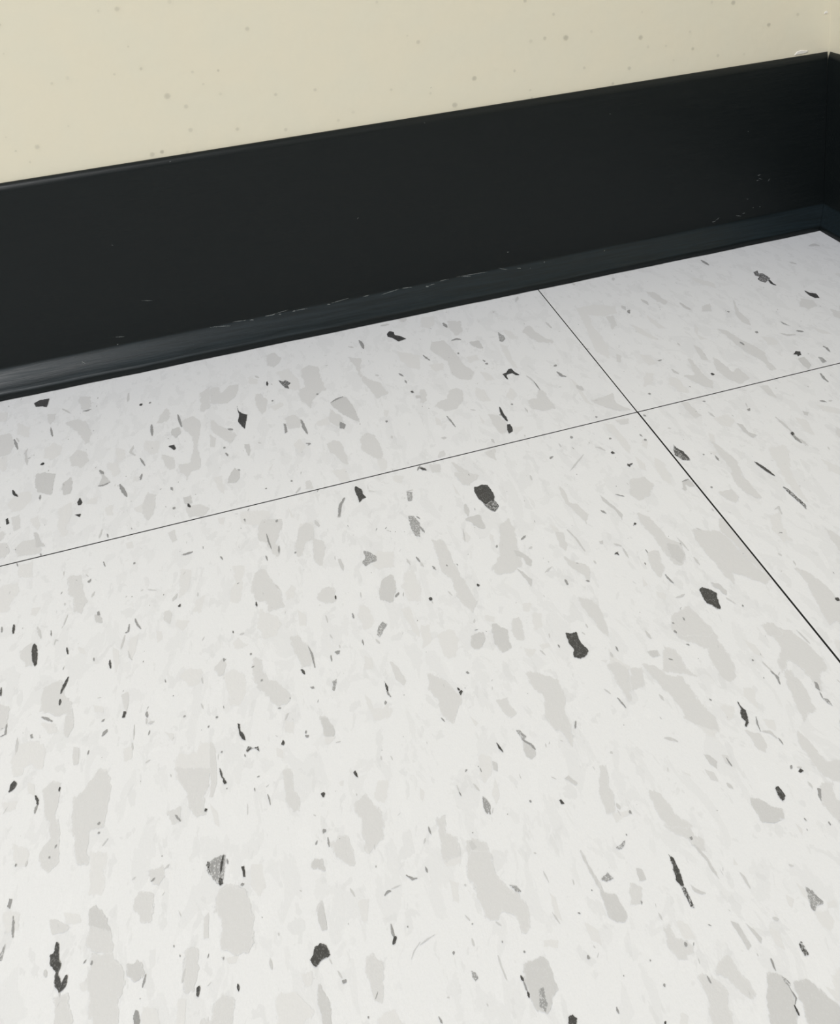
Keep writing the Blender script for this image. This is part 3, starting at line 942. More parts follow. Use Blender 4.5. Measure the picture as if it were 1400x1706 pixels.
d|0|-6833,-8764 -6721,-8840 -6511,-8855 -6542,-9035 -6551,-9220 -6457,-9436 -6447,-9570 -6619,-9694 -6785,-9700 -6925,-9593 -6906,-9496 -6816,-9395 -6883,-9109 -6855,-8931
Ld|42|-9247,-194 -9154,-300 -9057,-390
q|0|-8059,-897 -7790,-996 -7355,-1331 -7732,-1796 -7920,-1643 -8043,-1254
p|0|-8296,-1421 -8191,-2172 -8315,-2003
m|0|-8121,-3270 -7797,-3308 -7814,-4057 -8039,-3904 -8204,-3546 -8363,-3338
Lm|63|-8154,-2631 -8221,-3235
q|0|-7305,-4014 -6917,-3851 -6861,-4320 -7083,-5243 -7160,-5894 -7543,-6090 -7951,-6079 -8116,-5957 -8151,-5750 -7757,-5351 -7568,-4793
m|0|-7212,-5232 -6960,-5492 -6792,-5821 -6915,-6078 -7021,-5942 -7027,-5672 -7228,-5501
m|0|-7399,-5976 -7267,-6185 -7063,-6608 -7203,-6842 -7231,-6645 -7319,-6328
Lg|29|-6823,-4898 -6614,-4771
Lm|34|-6692,-5344 -6598,-5308
q|0|-9717,-3898 -9422,-4001 -9271,-4618 -9285,-5225 -9159,-5857 -9112,-6377 -9005,-6840 -9254,-7171 -9440,-6812 -9537,-6293 -9529,-5730 -9728,-5337 -9723,-4736 -9720,-4323
Lg|28|-9993,-5014 -9920,-5192
m|0|-10329,-4662 -10264,-4820 -10271,-4951 -10351,-4857
Lg|30|-9963,-3149 -9880,-3476
od|43|-8787,-6251
od|58|-10370,-6274
Lm|16|-10362,-6319 -10339,-6478
m|0|-9547,-7978 -9316,-7918 -9114,-7957 -9185,-8208 -9335,-8428 -9562,-8485 -9651,-8323
m|0|-8817,-7777 -8679,-7795 -8600,-7990 -8437,-8073 -8484,-8278 -8523,-8697 -8648,-8815 -8823,-8783 -8944,-8451 -8916,-8079
q|0|-8202,-7814 -7949,-7784 -7984,-8280 -8092,-8573 -8320,-8551 -8326,-8166
p|0|-8935,-7395 -8645,-7550 -8713,-7755 -8957,-7617
q|0|-5601,-4911 -5387,-5059 -5454,-5673 -5613,-5859 -5712,-5582
p|0|-5665,-4520 -5452,-4817 -5483,-5025 -5649,-4894
Lm|29|-5190,-4983 -5064,-5459 -5007,-6069
q|0|-4617,-2925 -4532,-3286 -4638,-3812 -4369,-3987 -4231,-4578 -4453,-4949 -4593,-4373 -4717,-3862 -4743,-3373
m|0|-3437,-3844 -3334,-4121 -3198,-4563 -3114,-4975 -3240,-5231 -3262,-4694 -3465,-4154
Lg|31|-3732,-4542 -3622,-4734
q|0|-5746,-6050 -5476,-6410 -5181,-6578 -5171,-6907 -5400,-7241 -5492,-6925 -5733,-6519
Lg|32|-5455,-7191 -5386,-7246
Lg|37|-6079,-6945 -6079,-7152
q|0|-5979,-7687 -5588,-7940 -5516,-8432 -5552,-8928 -5731,-9306 -5871,-8987 -5863,-8544 -5965,-8223
p|0|-5864,-9685 -5808,-9962 -5535,-10355 -5621,-10525 -6075,-10227
Lg|25|-2896,-3999 -2649,-4208
Ld|28|-4138,-6508 -4004,-6453
Ld|22|-4073,-6429 -4038,-6576
Lm|45|-3964,-6090 -3798,-6251
Lm|28|-3780,-6326 -3797,-6793
m|0|-4388,-5836 -4243,-5817 -4313,-5967 -4406,-5935
Lm|27|-4901,-6543 -4885,-6681
Lm|27|-6568,-6458 -6305,-6321
Lm|22|-6304,-6057 -6304,-6124
Lm|26|-9683,-6367 -9772,-6151
Lg|23|-7203,-9083 -7190,-9166
Lm|23|-7766,-9081 -7664,-9297
Lm|19|-7310,-8643 -7337,-8770
Lm|19|-6364,-8904 -6312,-9004
Lm|19|-6142,-8675 -6141,-8814
p|0|-7691,-7345 -7426,-7435 -7587,-7733 -7743,-7622
p|0|-7744,-8903 -7415,-8906 -7429,-9061 -7674,-9085
p|0|-8197,-8859 -7881,-9016 -8052,-9220 -8200,-9120
p|0|-10524,-7597 -10078,-7523 -9919,-7964 -10158,-8472 -10508,-8408
p|0|-10913,-7074 -10662,-7215 -10719,-7806 -11026,-7920
Lm|24|-8660,-4340 -8559,-3720
p|0|-7758,-4223 -7655,-4405 -7740,-4662 -7840,-4556
Lg|29|-7672,-4862 -7728,-4948
og|34|-9521,-5144
Lm|25|-9322,-7551 -9260,-7429
Lg|18|-5636,-9656 -5641,-9811
Lm|32|-5866,-9789 -5869,-9942
p|0|-8524,-3880 -8406,-4213 -8582,-4438 -8719,-4176
p|0|-7544,-7748 -7260,-7902 -7393,-8367 -7686,-8380
p|0|-8514,-8158 -8557,-8144 -8573,-8734
wd|0|336,-2310 363,-2600 480,-2782 488,-3309 352,-3277 219,-3183 88,-2865 153,-2660
Ld|48|302,-2484 407,-2800 471,-3232
m|0|-402,-4247 -213,-4149 -76,-4224 -95,-4564 -262,-4545 -352,-4389 -521,-4735 -543,-4565
Lg|26|-372,-4216 -113,-4185
Ld|52|2596,-4192 2697,-4577 2808,-5041
wd|0|2756,-5614 2853,-5834 2888,-6280 2920,-6637 2810,-6824 2802,-6557 2771,-6276 2737,-5911
d|0|-2324,-8631 -2202,-8582 -1984,-8778 -1904,-8925 -1993,-9102 -2075,-9422 -2149,-9483 -2222,-9373 -2289,-9235 -2386,-9144 -2374,-8913
wg|0|-2230,-9139 -2049,-9258 -2086,-9464 -2182,-9472 -2276,-9297
Lg|34|1456,-3416 1433,-3675
q|0|1762,-2607 1886,-3028 1961,-3513 2034,-3985 1777,-4665 1810,-5255 1752,-5871 1562,-5803 1343,-5328 1350,-4760 1602,-4175 1609,-3473
q|0|527,-5113 1046,-5140 1055,-5542 819,-5769 566,-5523
q|0|-1187,-6323 -886,-6573 -425,-6735 -332,-7119 -311,-7938 -205,-8428 34,-9012 -325,-9072 -566,-8806 -757,-8616 -993,-8410 -1211,-8830 -1276,-8438 -1299,-7791 -1368,-7371 -1370,-6824
q|0|-176,-6244 95,-6267 34,-6897 297,-7682 280,-8659 142,-9232 -68,-8853 -240,-8158 -259,-7352 -425,-6735
q|0|-2055,-3436 -1512,-3549 -1396,-4010 -1799,-4434 -2282,-4578 -2407,-4135
q|0|-2648,-5066 -2377,-5313 -2243,-5805 -2224,-6385 -1940,-6763 -2027,-7342 -2402,-7669 -2564,-7484 -2602,-6874 -2596,-6254 -2716,-5638
m|0|-2353,-6619 -2019,-6805 -2018,-7278 -2341,-7561 -2500,-7178
Lm|28|-1901,-6499 -1831,-7143
Lm|27|-1819,-7447 -1801,-7780
q|0|-3134,-6756 -2784,-6810 -2891,-7500 -3229,-7829 -3277,-7431
Lg|26|-3017,-7776 -3000,-8002 -2941,-8177
Lg|22|-3395,-7131 -3407,-7225
Lg|17|-3112,-6662 -3112,-6797
m|0|-1864,-8453 -1652,-8618 -1551,-8955 -1671,-9064 -1843,-8675
Lm|30|-1733,-9161 -1582,-9445
og|29|-1426,-9573
Lm|30|-3156,-8677 -2978,-8678 -2828,-8640
g|0|-3323,-9370 -3287,-9411 -3310,-9503 -3348,-9457
q|0|-3576,-9201 -2949,-9069 -2797,-9576 -2718,-10097 -2921,-10189 -3775,-9905 -3801,-9516
Lg|24|-3808,-9705 -3757,-9803
og|29|-3687,-9471
p|0|-3612,-8252 -3365,-8457 -3475,-8657 -3635,-8484
q|0|-1313,-10295 -918,-10373 -892,-10760 -993,-10833 -1312,-10726
q|0|927,-8882 1201,-9165 1323,-9637 1363,-10126 1430,-10551 1217,-10816 505,-10960 686,-10128 860,-9478
od|58|1322,-10257
Lm|35|1790,-6498 2015,-6427 1917,-6730
p|0|1485,-6687 1934,-6624 1571,-7297 1521,-7838 1214,-7799 1253,-7185
Lg|23|1352,-7432 1420,-7470
Lm|32|776,-8184 808,-8294
Lm|26|1026,-8597 979,-8774
p|0|3479,-3713 4142,-3684 4086,-4120 3440,-5188 3257,-5940 3080,-6580 2975,-5997 3099,-5063 3333,-4288
og|50|-520,-1676
Ld|34|-1725,-2778 -1609,-2732
od|41|-2918,-5508
Lm|29|-1094,-6356 -984,-6502
Lm|30|-123,-5739 -128,-5888
Ld|42|4824,-3231 4847,-3336
Lm|55|4820,-3373 4862,-3673 4951,-4078
p|0|4922,-4875 5109,-5205 5375,-5644 5116,-5966 4753,-5500
p|0|1335,-3099 1644,-3214 1456,-3416
Lm|27|5550,-4393 5502,-4538
p|0|-700,-2709 -460,-3066 -626,-3702 -798,-4227 -983,-3911 -927,-3247
p|0|-1325,-2478 -1169,-2894 -1310,-3280 -1491,-3040
p|0|-630,-1616 -458,-1776 -718,-2151 -795,-1935
p|0|-3730,-7594 -3720,-7972 -3879,-7979
og|38|438,-4823
og|34|1090,-3190
d|0|-22470,-8649 -22463,-8459 -22392,-8380 -22308,-8488 -22331,-8601 -22429,-8670
Ld|23|-21760,-8979 -21677,-9142 -21652,-9247
Lg|27|-21691,-9445 -21681,-9334 -21675,-9259
q|0|-21569,-8900 -21380,-8678 -21129,-8838 -21152,-9189 -21174,-9530 -21057,-9941 -20963,-10333 -20900,-10876 -21119,-11012 -21323,-10814 -21372,-10525 -21210,-10221 -21271,-9838 -21475,-9474
Ld|20|-21158,-8950 -21150,-9052
Lg|18|-21043,-10503 -21009,-10426
og|25|-21135,-10694
q|0|-20758,-9352 -20517,-9191 -20351,-9002 -20152,-8737 -19960,-8922 -19832,-9246 -19824,-9722 -19868,-10013 -19904,-10372 -20240,-10268 -20252,-10765 -20173,-11133 -20425,-11056 -20591,-10590 -20674,-10243 -20731,-9819
p|0|-20170,-10860 -19734,-10994 -19784,-11520 -19770,-11977 -20056,-11827 -20112,-11353
m|0|-20052,-12142 -19887,-12130 -19661,-12384 -19529,-12725 -20010,-12490
q|0|-20010,-12490 -19535,-12664 -19400,-13057 -19449,-13214 -19781,-13086 -19996,-12878
q|0|-19876,-13086 -19449,-13214 -19094,-13654 -19108,-13867 -19206,-14155 -19161,-14660 -19711,-14498 -19802,-13979 -19937,-13621
g|0|-19885,-13280 -19856,-13205 -19820,-13244 -19843,-13315
og|30|-20029,-10216
og|26|-20003,-10458
Lm|18|-19894,-10805 -19766,-10667
q|0|-18175,-9362 -17276,-9646 -17280,-10129 -17470,-10381 -17395,-10783 -17617,-10863 -17807,-10505 -17851,-10107 -18088,-9715
q|0|-18328,-10455 -18032,-10435 -17986,-10785 -18206,-10790
Lg|19|-18157,-10583 -18004,-10797
od|30|-17384,-10712
Lm|16|-18307,-9485 -18277,-9575
p|0|-22123,-10047 -21885,-10191 -21636,-10409 -21650,-10714 -21941,-10625
og|28|-21924,-10623
Lm|18|-21683,-10721 -21670,-10606
g|0|-21939,-11524 -21927,-11354 -21853,-11392 -21871,-11585
Lg|22|-21758,-11781 -21720,-11975 -21681,-12226
wg|0|-22030,-12570 -21868,-12447 -21825,-12300 -21821,-12475 -21844,-12625
d|0|-20690,-12597 -20622,-12690 -20567,-12992 -20512,-13093 -20557,-13274 -20651,-13163 -20751,-13022 -20779,-12844 -20699,-12811
Ld|50|-20584,-13238 -20545,-13414 -20464,-13585
Ld|44|-20478,-13594 -20398,-13511 -20374,-13355
Lm|12|-20478,-13594 -20461,-13705
q|0|-20913,-12097 -20596,-12254 -20413,-12399 -20564,-12473 -20796,-12433
p|0|-20594,-12040 -20242,-12208 -20188,-12377 -20523,-12306
q|0|-20604,-13663 -20358,-13683 -20113,-14144 -20141,-14372 -20480,-14272
q|0|-18915,-12110 -18563,-12312 -18579,-12650 -18635,-12845 -18838,-12754 -19062,-12411
q|0|-18698,-11719 -18421,-11704 -18340,-11961 -18471,-12117 -18685,-11954
Lg|20|-18649,-11981 -18583,-11936
Lm|20|-19107,-11809 -19024,-11769
Lm|21|-18347,-11794 -18262,-11736
m|0|-19073,-13523 -18786,-13553 -18661,-13783 -18702,-13880 -18889,-13878 -19089,-13711
Lg|20|-18673,-13834 -18698,-13935 -18723,-14035
g|0|-17967,-13657 -17933,-13695 -17948,-13747
Lg|9|-18092,-13449 -18084,-13494
q|0|-17824,-13558 -17563,-13693 -17529,-14066 -17652,-14406 -17838,-14429 -17877,-14071
Lm|21|-17832,-13976 -17899,-14199
d|0|-17595,-14528 -17584,-14400 -17527,-14363 -17511,-14447 -17558,-14559
g|0|-18882,-14482 -18837,-14393 -18771,-14463 -18735,-14770 -18826,-14758
wd|0|-17380,-12023 -17345,-11950 -17292,-11983 -17293,-12216
q|0|-17433,-13118 -17332,-13027 -17335,-13532 -17450,-13526
p|0|-18701,-14382 -18388,-14526 -18340,-14886 -18705,-14779
p|0|-22049,-8508 -21835,-8657 -21783,-8952 -21948,-8861
p|0|-22605,-8891 -22223,-8971 -22176,-9218 -22477,-9162
p|0|-22525,-7986 -22201,-8088 -22209,-8253 -22433,-8264
Lm|27|-20847,-13105 -20812,-13225
p|0|-20065,-13583 -19883,-13556 -19828,-13760 -19984,-13741
p|0|-17961,-14471 -17805,-14517 -17825,-15052 -17976,-15008
p|0|-22013,-11611 -21590,-11770 -21592,-12104 -21887,-12075
d|0|-16513,-8616 -16452,-8658 -16459,-8836 -16363,-8978 -16320,-9189 -16409,-9095 -16484,-8939 -16498,-8778
wd|0|-16324,-9467 -16259,-9360 -16124,-9459 -16002,-9442 -15971,-9601 -16085,-9480 -16204,-9463 -16287,-9522
Lg|16|-16368,-9559 -16351,-9628
d|0|-15388,-9595 -15328,-9462 -15294,-9582 -15331,-9643
Lm|10|-15525,-9277 -15430,-9364
Lg|21|-14696,-9401 -14705,-9487
g|0|-14742,-9519 -14631,-9554 -14658,-9611 -14717,-9592
m|0|-14286,-9105 -14093,-9236 -13922,-9649 -13966,-9811 -14202,-9735 -14257,-9364
p|0|-14241,-9723 -13927,-9823 -14113,-9980 -14230,-9943
Lm|12|-13951,-9989 -13809,-10000
og|29|-16949,-9290
Ld|18|-17024,-9747 -16988,-9921 -16952,-10033
d|0|-16953,-10113 -16932,-10019 -16851,-10185 -16917,-10211
Lg|16|-16070,-10271 -16019,-10267
Lg|15|-16161,-10520 -16148,-10622
Lg|15|-15834,-10798 -15806,-10941 -15789,-11079
Lm|11|-16351,-10884 -16363,-11142
Lm|22|-15195,-8789 -15129,-8755
d|0|-13633,-10920 -13576,-10890 -13545,-10988 -13526,-11105 -13577,-11057
od|49|-14464,-11239
Lm|22|-13645,-11465 -13636,-11525
q|0|-13694,-11639 -13450,-11564 -13271,-11847 -13088,-12089 -13127,-12474 -13215,-12727 -13448,-12793 -13582,-12921 -13651,-12488 -13657,-12094 -13771,-11876
p|0|-13087,-11291 -12791,-11384 -12858,-11712 -13017,-11926 -13207,-11716
og|36|-14553,-12096
Lg|17|-14486,-12282 -14478,-12492
Lg|17|-14787,-12345 -14742,-12273
q|0|-14449,-12415 -14255,-12336 -14038,-12368 -13930,-12610 -13943,-12911 -13974,-13100 -14164,-12943 -14412,-12666
m|0|-14946,-12769 -14845,-12668 -14670,-12705 -14660,-12956 -14767,-12907 -14902,-12849
q|0|-15387,-10285 -15192,-10306 -15176,-10946 -15043,-11141 -15077,-11469 -15223,-11423 -15419,-11100
p|0|-15227,-8916 -14989,-9038 -15023,-9385 -15258,-9265
d|0|-16559,-12308 -16495,-12295 -16486,-12413 -16481,-12546 -16527,-12542 -16535,-12415
Lg|23|-16592,-12690 -16522,-12685
wg|0|-17380,-12023 -17274,-11938 -17150,-11926 -17025,-11896 -16937,-11923 -16950,-12189 -16991,-12471 -17082,-12547 -17157,-12437 -17259,-12308 -17363,-12145
Lg|24|-17221,-11971 -17265,-12125 -17190,-12313
Lg|20|-17132,-11931 -17146,-12129 -17138,-12361
Ld|24|-16979,-11927 -17030,-12164 -17051,-12323
Lg|17|-16896,-12021 -16871,-12146
d|0|-17105,-12469 -17069,-12382 -17011,-12433 -17002,-12532 -17072,-12559
q|0|-17090,-12633 -16916,-12558 -16610,-12716 -16450,-12986 -16397,-13310 -17198,-13068
p|0|-16347,-12307 -16086,-12387 -16030,-12893 -16180,-13068 -16335,-12768
q|0|-14887,-13584 -14797,-13550 -14745,-13810 -14975,-13740
Lm|16|-14131,-13519 -14056,-13698
Lg|20|-12824,-13631 -12708,-13747 -12604,-13762
Lg|22|-13392,-13884 -13311,-13831 -13242,-13836
Lm|13|-13216,-13797 -13001,-13784
q|0|-17271,-8885 -17114,-9195 -17107,-10104 -17206,-10425 -17281,-10402
p|0|-17283,-10593 -17081,-10882 -17067,-11216 -17176,-11110
Lm|20|-12857,-10717 -12857,-10821
Lm|20|-12610,-10796 -12577,-10930
p|0|-12919,-9293 -12276,-9501 -12410,-9733 -12784,-9703
p|0|-15531,-9613 -15342,-9759 -15363,-10005 -15511,-9874
p|0|-14024,-11035 -13907,-11033 -13930,-11182 -14004,-11159
Lm|10|-15259,-13207 -15227,-13238
Lm|18|-14758,-11642 -14708,-11694
q|0|-11102,-8775 -10795,-8976 -10555,-9398 -10373,-9838 -10602,-10180 -10801,-10430 -10934,-10298 -11041,-9901 -11053,-9618 -11175,-9244
Ld|22|-10399,-9473 -10364,-9580
d|0|-10405,-9615 -10317,-9572 -10286,-9630 -10374,-9720
og|36|-9991,-9115
Lm|13|-9429,-9571 -9374,-9540
q|0|-9474,-10177 -9169,-10183 -9177,-10458 -9079,-10672 -9253,-10795 -9415,-10518
q|0|-8466,-9591 -8101,-9711 -7831,-9948 -7625,-10113 -7642,-10585 -7790,-11043 -7851,-11597 -7931,-12078 -8048,-11957 -8055,-11574 -8250,-11426 -8353,-11041 -8217,-10585 -8324,-10174
Lg|20|-7631,-11384 -7740,-11568
q|0|-6114,-10114 -5831,-10107 -5578,-10440 -6031,-11340 -6083,-10904 -6118,-10509
Lg|21|-6299,-11115 -6251,-11292 -6212,-11454
Lm|21|-6522,-10785 -6424,-10958
m|0|-9222,-11708 -9172,-11515 -9013,-11649 -8937,-11778 -8968,-11912 -9148,-11985 -9221,-11873
Lg|28|-9182,-11427 -9006,-11631 -8944,-11776
wg|0|-9243,-11129 -9143,-11204 -9041,-11387 -9144,-11439 -9216,-11288
d|0|-9856,-11296 -9819,-11359 -9770,-11533 -9767,-11609 -9843,-11468
g|0|-10822,-11720 -10779,-11750 -10862,-11787
Lm|15|-11154,-12036 -11140,-12193
Lg|18|-11138,-12213 -11116,-12315
Lm|19|-10744,-12126 -10649,-12329
wg|0|-10609,-12455 -10547,-12568 -10490,-12753 -10555,-12951 -10628,-12819 -10656,-12664
Lg|25|-10655,-12720 -10614,-12896
m|0|-10110,-11713 -10005,-11827 -10065,-12008 -10145,-11943
Lg|11|-10464,-11802 -10455,-11904
p|0|-10385,-11420 -10123,-11627 -10217,-12039 -10467,-12194 -10509,-11946
d|0|-8836,-13140 -8781,-13139 -8741,-13262 -8831,-13242
Lm|11|-9555,-12248 -9552,-12385
m|0|-8504,-12696 -8385,-12656 -8343,-12747 -8244,-12894 -8302,-12933 -8436,-12776
q|0|-7540,-12688 -7380,-12699 -7534,-13155 -7504,-13428 -7655,-13783 -7841,-13761 -7845,-13432 -7825,-13215
Lm|35|-7544,-13636 -7522,-13752
Lg|17|-12083,-12762 -12073,-12871 -12059,-12963
Lm|17|-12218,-13000 -12280,-13102
q|0|-11848,-12657 -11645,-12612 -11717,-13017 -11467,-13198 -11507,-13593 -11980,-13580 -11881,-13208
q|0|-11323,-13346 -11089,-13315 -10855,-13525 -10858,-13990 -11359,-13837
m|0|-11289,-13356 -11143,-13367 -11088,-13554 -11209,-13584
Lm|23|-8800,-14343 -8771,-14533 -8760,-14634
wg|0|-8004,-14505 -7843,-14488 -7693,-14416 -7791,-14537 -7926,-14579
Lg|10|-7978,-14530 -7867,-14574
Lm|20|-9844,-14055 -9800,-14085
og|22|-9523,-12951
Lm|12|-8511,-11705 -8552,-11755
p|0|-12060,-11809 -11977,-11950 -12073,-12184 -12120,-12057
p|0|-7738,-13793 -7297,-13858 -7378,-13941 -7726,-14009
p|0|-10313,-10364 -10142,-10642 -10244,-10698
Lm|27|-7121,-12418 -7102,-12465
p|0|-10167,-12133 -10199,-12583 -10338,-12763 -10377,-12527
Lm|18|-10754,-9236 -10743,-9361
Lg|13|-11004,-10321 -11074,-10186
p|0|-6254,-9917 -6052,-9983 -6134,-10058
d|0|-3306,-12188 -3318,-12310 -3273,-12414 -3247,-12512 -3312,-12644 -3363,-12802 -3507,-12905 -3520,-12858 -3432,-12758 -3465,-12639 -3443,-12537 -3353,-12433
Lg|16|-3104,-12733 -3187,-12923 -3221,-13103
Lm|27|-3221,-13103 -3017,-13189 -2933,-13383
d|0|-3735,-14454 -3643,-14424 -3608,-14520 -3603,-14687 -3751,-14768 -3765,-14655
m|0|-4464,-14418 -4274,-14532 -4110,-14710 -3858,-14931 -3895,-15095 -4219,-15099 -4482,-15017 -4503,-14871
g|0|-3065,-14084 -3009,-14083 -3030,-14154 -3105,-14169
d|0|-2967,-14270 -2869,-14224 -2818,-14298 -2914,-14314
Lm|18|-2915,-14171 -2812,-14204
q|0|-2650,-14692 -2491,-14648 -2357,-14747 -2521,-15062 -2377,-15287 -2712,-15704 -2866,-15346 -2888,-15056 -2798,-14830
g|0|-2775,-14745 -2702,-14786 -2882,-15022 -2882,-14913
Lm|36|-2887,-14561 -2882,-14693
Lg|20|-3510,-15232 -3488,-15284
Lm|17|-3002,-15442 -3035,-15535
q|0|-3733,-9483 -2702,-9829 -2691,-10213 -2749,-10770 -2804,-11304 -2972,-11636 -3252,-11639 -3334,-11325 -3301,-10891 -3174,-10526 -3498,-10262 -3785,-10008
Lg|24|-3775,-9689 -3757,-9803
Lg|23|-3692,-10224 -3624,-10272
Lg|22|-4391,-10491 -4310,-10558
q|0|-4331,-10037 -4081,-10276 -4055,-10892 -3964,-11215 -4267,-11019 -4731,-10768
q|0|-5195,-10417 -4877,-10522 -4720,-10919 -4314,-11100 -4275,-11588 -4253,-12007 -4098,-12413 -4225,-12760 -4495,-12631 -4846,-12259 -4840,-11862 -4948,-11415
q|0|-5578,-10440 -5239,-10502 -5420,-11026 -5793,-11046 -5809,-10899
p|0|-4803,-12186 -4313,-12256 -4145,-12701 -4443,-12900 -4575,-12690
m|0|-4939,-13153 -4791,-13260 -4706,-13466 -4798,-13614 -4888,-13488
q|0|-4497,-13334 -4376,-13412 -4417,-13676 -4516,-13566
Lg|15|-4432,-13434 -4417,-13676
q|0|-1354,-10282 -809,-10573 -573,-10867 -457,-11376 -361,-11762 -458,-12076 -767,-12167 -1084,-12764 -1129,-12520 -1069,-11875 -1280,-11509 -1680,-11868 -1627,-11593 -1271,-11157 -1232,-10753
q|0|-1596,-11750 -1423,-11904 -1353,-12447 -1550,-13016 -1989,-13179 -1911,-12766 -1830,-12338
Lm|26|-1997,-11372 -1920,-11741
Lg|30|-1945,-11708 -1887,-11896 -1947,-12113
g|0|-1039,-12340 -978,-12383 -1074,-12631 -1115,-12502
Lg|16|-1106,-12643 -1144,-12813
wg|0|-1144,-12813 -1029,-12873 -1044,-13069 -1112,-12980
p|0|-2946,-11881 -2669,-12018 -2921,-12528 -3008,-12321 -3059,-12122
p|0|-2982,-12816 -2715,-12946 -2837,-13247 -2981,-13074
q|0|-3571,-12970 -3293,-13143 -3276,-13439 -3436,-13671 -3558,-13471
q|0|-2318,-13202 -2256,-13600 -2186,-14028 -2125,-14285 -1609,-14331 -2026,-14851 -2466,-14562 -2492,-14090 -2485,-13732
Lg|19|-2897,-13395 -2886,-13563
Lm|39|-5643,-12517 -5444,-12622 -5364,-12710
Lm|29|-5181,-11386 -5151,-11580
p|0|-5705,-13385 -5497,-13529 -5500,-13605
q|0|-5088,-13542 -4918,-13673 -4933,-13898 -5086,-13812
Lm|36|-4755,-14011 -4695,-14142
q|0|-6673,-13502 -6429,-13728 -6309,-14095 -6276,-14390 -6010,-14612 -6078,-14660 -6644,-14484 -6698,-14152
p|0|-2102,-10516 -1885,-10850 -1864,-11316 -2054,-11102
Lm|17|-432,-12467 -417,-12567
Lm|33|-4592,-9443 -4548,-9727
m|0|-4911,-10053 -4565,-10116 -4579,-10317 -4802,-10294
og|28|-7321,-13905
Lg|17|-3973,-11917 -3944,-11981
og|26|-2211,-11251
Lm|23|-2861,-10526 -2895,-10618
Lg|13|-2244,-11803 -2252,-11848
Lm|12|-5475,-11969 -5468,-12037
Lm|18|-470,-10795 -395,-11294
p|0|-3827,-12190 -3430,-12274 -3619,-12567 -3849,-12580
q|0|-17091,-12665 -16849,-12611 -16543,-12768 -16387,-13098 -16360,-13561 -16400,-14013 -16534,-14086 -16759,-14047 -17045,-13820 -17069,-13347 -17131,-13088
m|0|-14922,-13726 -14817,-13575 -14756,-13896 -14758,-14161 -14855,-14132 -14927,-13904
d|0|-15073,-14411 -14935,-14367 -14797,-14451 -14752,-14647 -14859,-14665 -14942,-14678 -15084,-14773 -15154,-14678 -15193,-14570 -15105,-14541
Lm|12|-14781,-14694 -14740,-14802
Lm|24|-16028,-14321 -16004,-14520
Ld|23|-16730,-14587 -16718,-14696
Lg|9|-16154,-13480 -16139,-13509
Lm|15|-15816,-13901 -15803,-13949
m|0|-15089,-15074 -15028,-15092 -14918,-15346 -14860,-15567 -14907,-15904 -15049,-15862 -15113,-15391
Lm|14|-14639,-14954 -14565,-15110
g|0|-14586,-15144 -14492,-15159 -14478,-15211 -14549,-15216
Lg|21|-13372,-14462 -13364,-14639 -13330,-14792
d|0|-13408,-14797 -13338,-14704 -13296,-14745 -13350,-14843 -13410,-14853
Lm|10|-12826,-14972 -12988,-15091 -13077,-15216
q|0|-14024,-14892 -13838,-14865 -13686,-15103 -13726,-15466 -13824,-15797 -13959,-15681 -14000,-15384 -14055,-15155
p|0|-15392,-14784 -15171,-14823 -15195,-15029 -15355,-15034
p|0|-13954,-15984 -13595,-15915 -13466,-16328 -13991,-16173
p|0|-14023,-13816 -13749,-13837 -13870,-14312 -13984,-14189
Lm|15|-17048,-13988 -17001,-14044
p|0|-16984,-14007 -16695,-14066 -16764,-14184 -16923,-14164
p|0|-15953,-15014 -15578,-15047 -15188,-15495 -15522,-15723 -15968,-15593
Lm|12|-14287,-14172 -14274,-14196
q|0|-11461,-13935 -11286,-13594 -10813,-13740 -10826,-14226 -10721,-14448 -10510,-14668 -10409,-14882 -10393,-15126 -10529,-15492 -10654,-15454 -10675,-15130 -10937,-14872 -11064,-15042 -11271,-15037 -11353,-14747 -11363,-14439 -11448,-14132
Lg|20|-12365,-13593 -12341,-13714
Lm|13|-9781,-14466 -9740,-14732
wg|0|-10600,-14516 -10475,-14570 -10402,-14716 -10515,-14682
Lm|18|-11134,-15094 -11045,-15193
Lm|10|-12478,-14934 -12655,-14966 -12838,-15024
Lm|18|-11728,-15231 -11720,-15374
wg|0|-11896,-15785 -11824,-15820 -11800,-15933 -11865,-15953 -11907,-15875
m|0|-10806,-15963 -10620,-16005 -10426,-15941 -10303,-16059 -10288,-16356 -10245,-16576 -10409,-16655 -10633,-16889 -10818,-16785 -10866,-16571 -10881,-16258
Ld|20|-10937,-16158 -10911,-16249
Lg|14|-10911,-16249 -10897,-16434
Ld|22|-10893,-16448 -10893,-16537
wg|0|-10652,-16481 -10560,-16457 -10571,-16733 -10653,-16858 -10734,-16735
d|0|-10248,-17051 -10152,-17055 -10099,-17119 -10175,-17294 -10331,-17248
Lg|19|-9265,-17181 -9264,-17280
m|0|-8806,-14358 -8766,-14436 -8676,-14978 -8629,-15271 -8401,-15401 -8360,-15829 -8441,-15921 -8626,-15865 -8751,-15682 -8704,-15430 -8760,-14921
wg|0|-8602,-15016 -8398,-14937 -8315,-15072 -8508,-15092
Lg|12|-9359,-15454 -9302,-15486
Lg|13|-8891,-15130 -8872,-15166
Lg|16|-12757,-16312 -12710,-16433
Lm|17|-11280,-15685 -11277,-15876 -11233,-16180
og|23|-12173,-15368
Lm|12|-11746,-14776 -11679,-14900
og|18|-11636,-14986
Lm|11|-12513,-16058 -12454,-16075
Lm|14|-11757,-16383 -11742,-16437
og|17|-10723,-15783
Lm|15|-9888,-15279 -9800,-15539
p|0|-11885,-14030 -11696,-14119 -11810,-14517 -11924,-14422
Lm|22|-11593,-14198 -11569,-14236
p|0|-9800,-14884 -9716,-15032 -9732,-15502 -9857,-15377
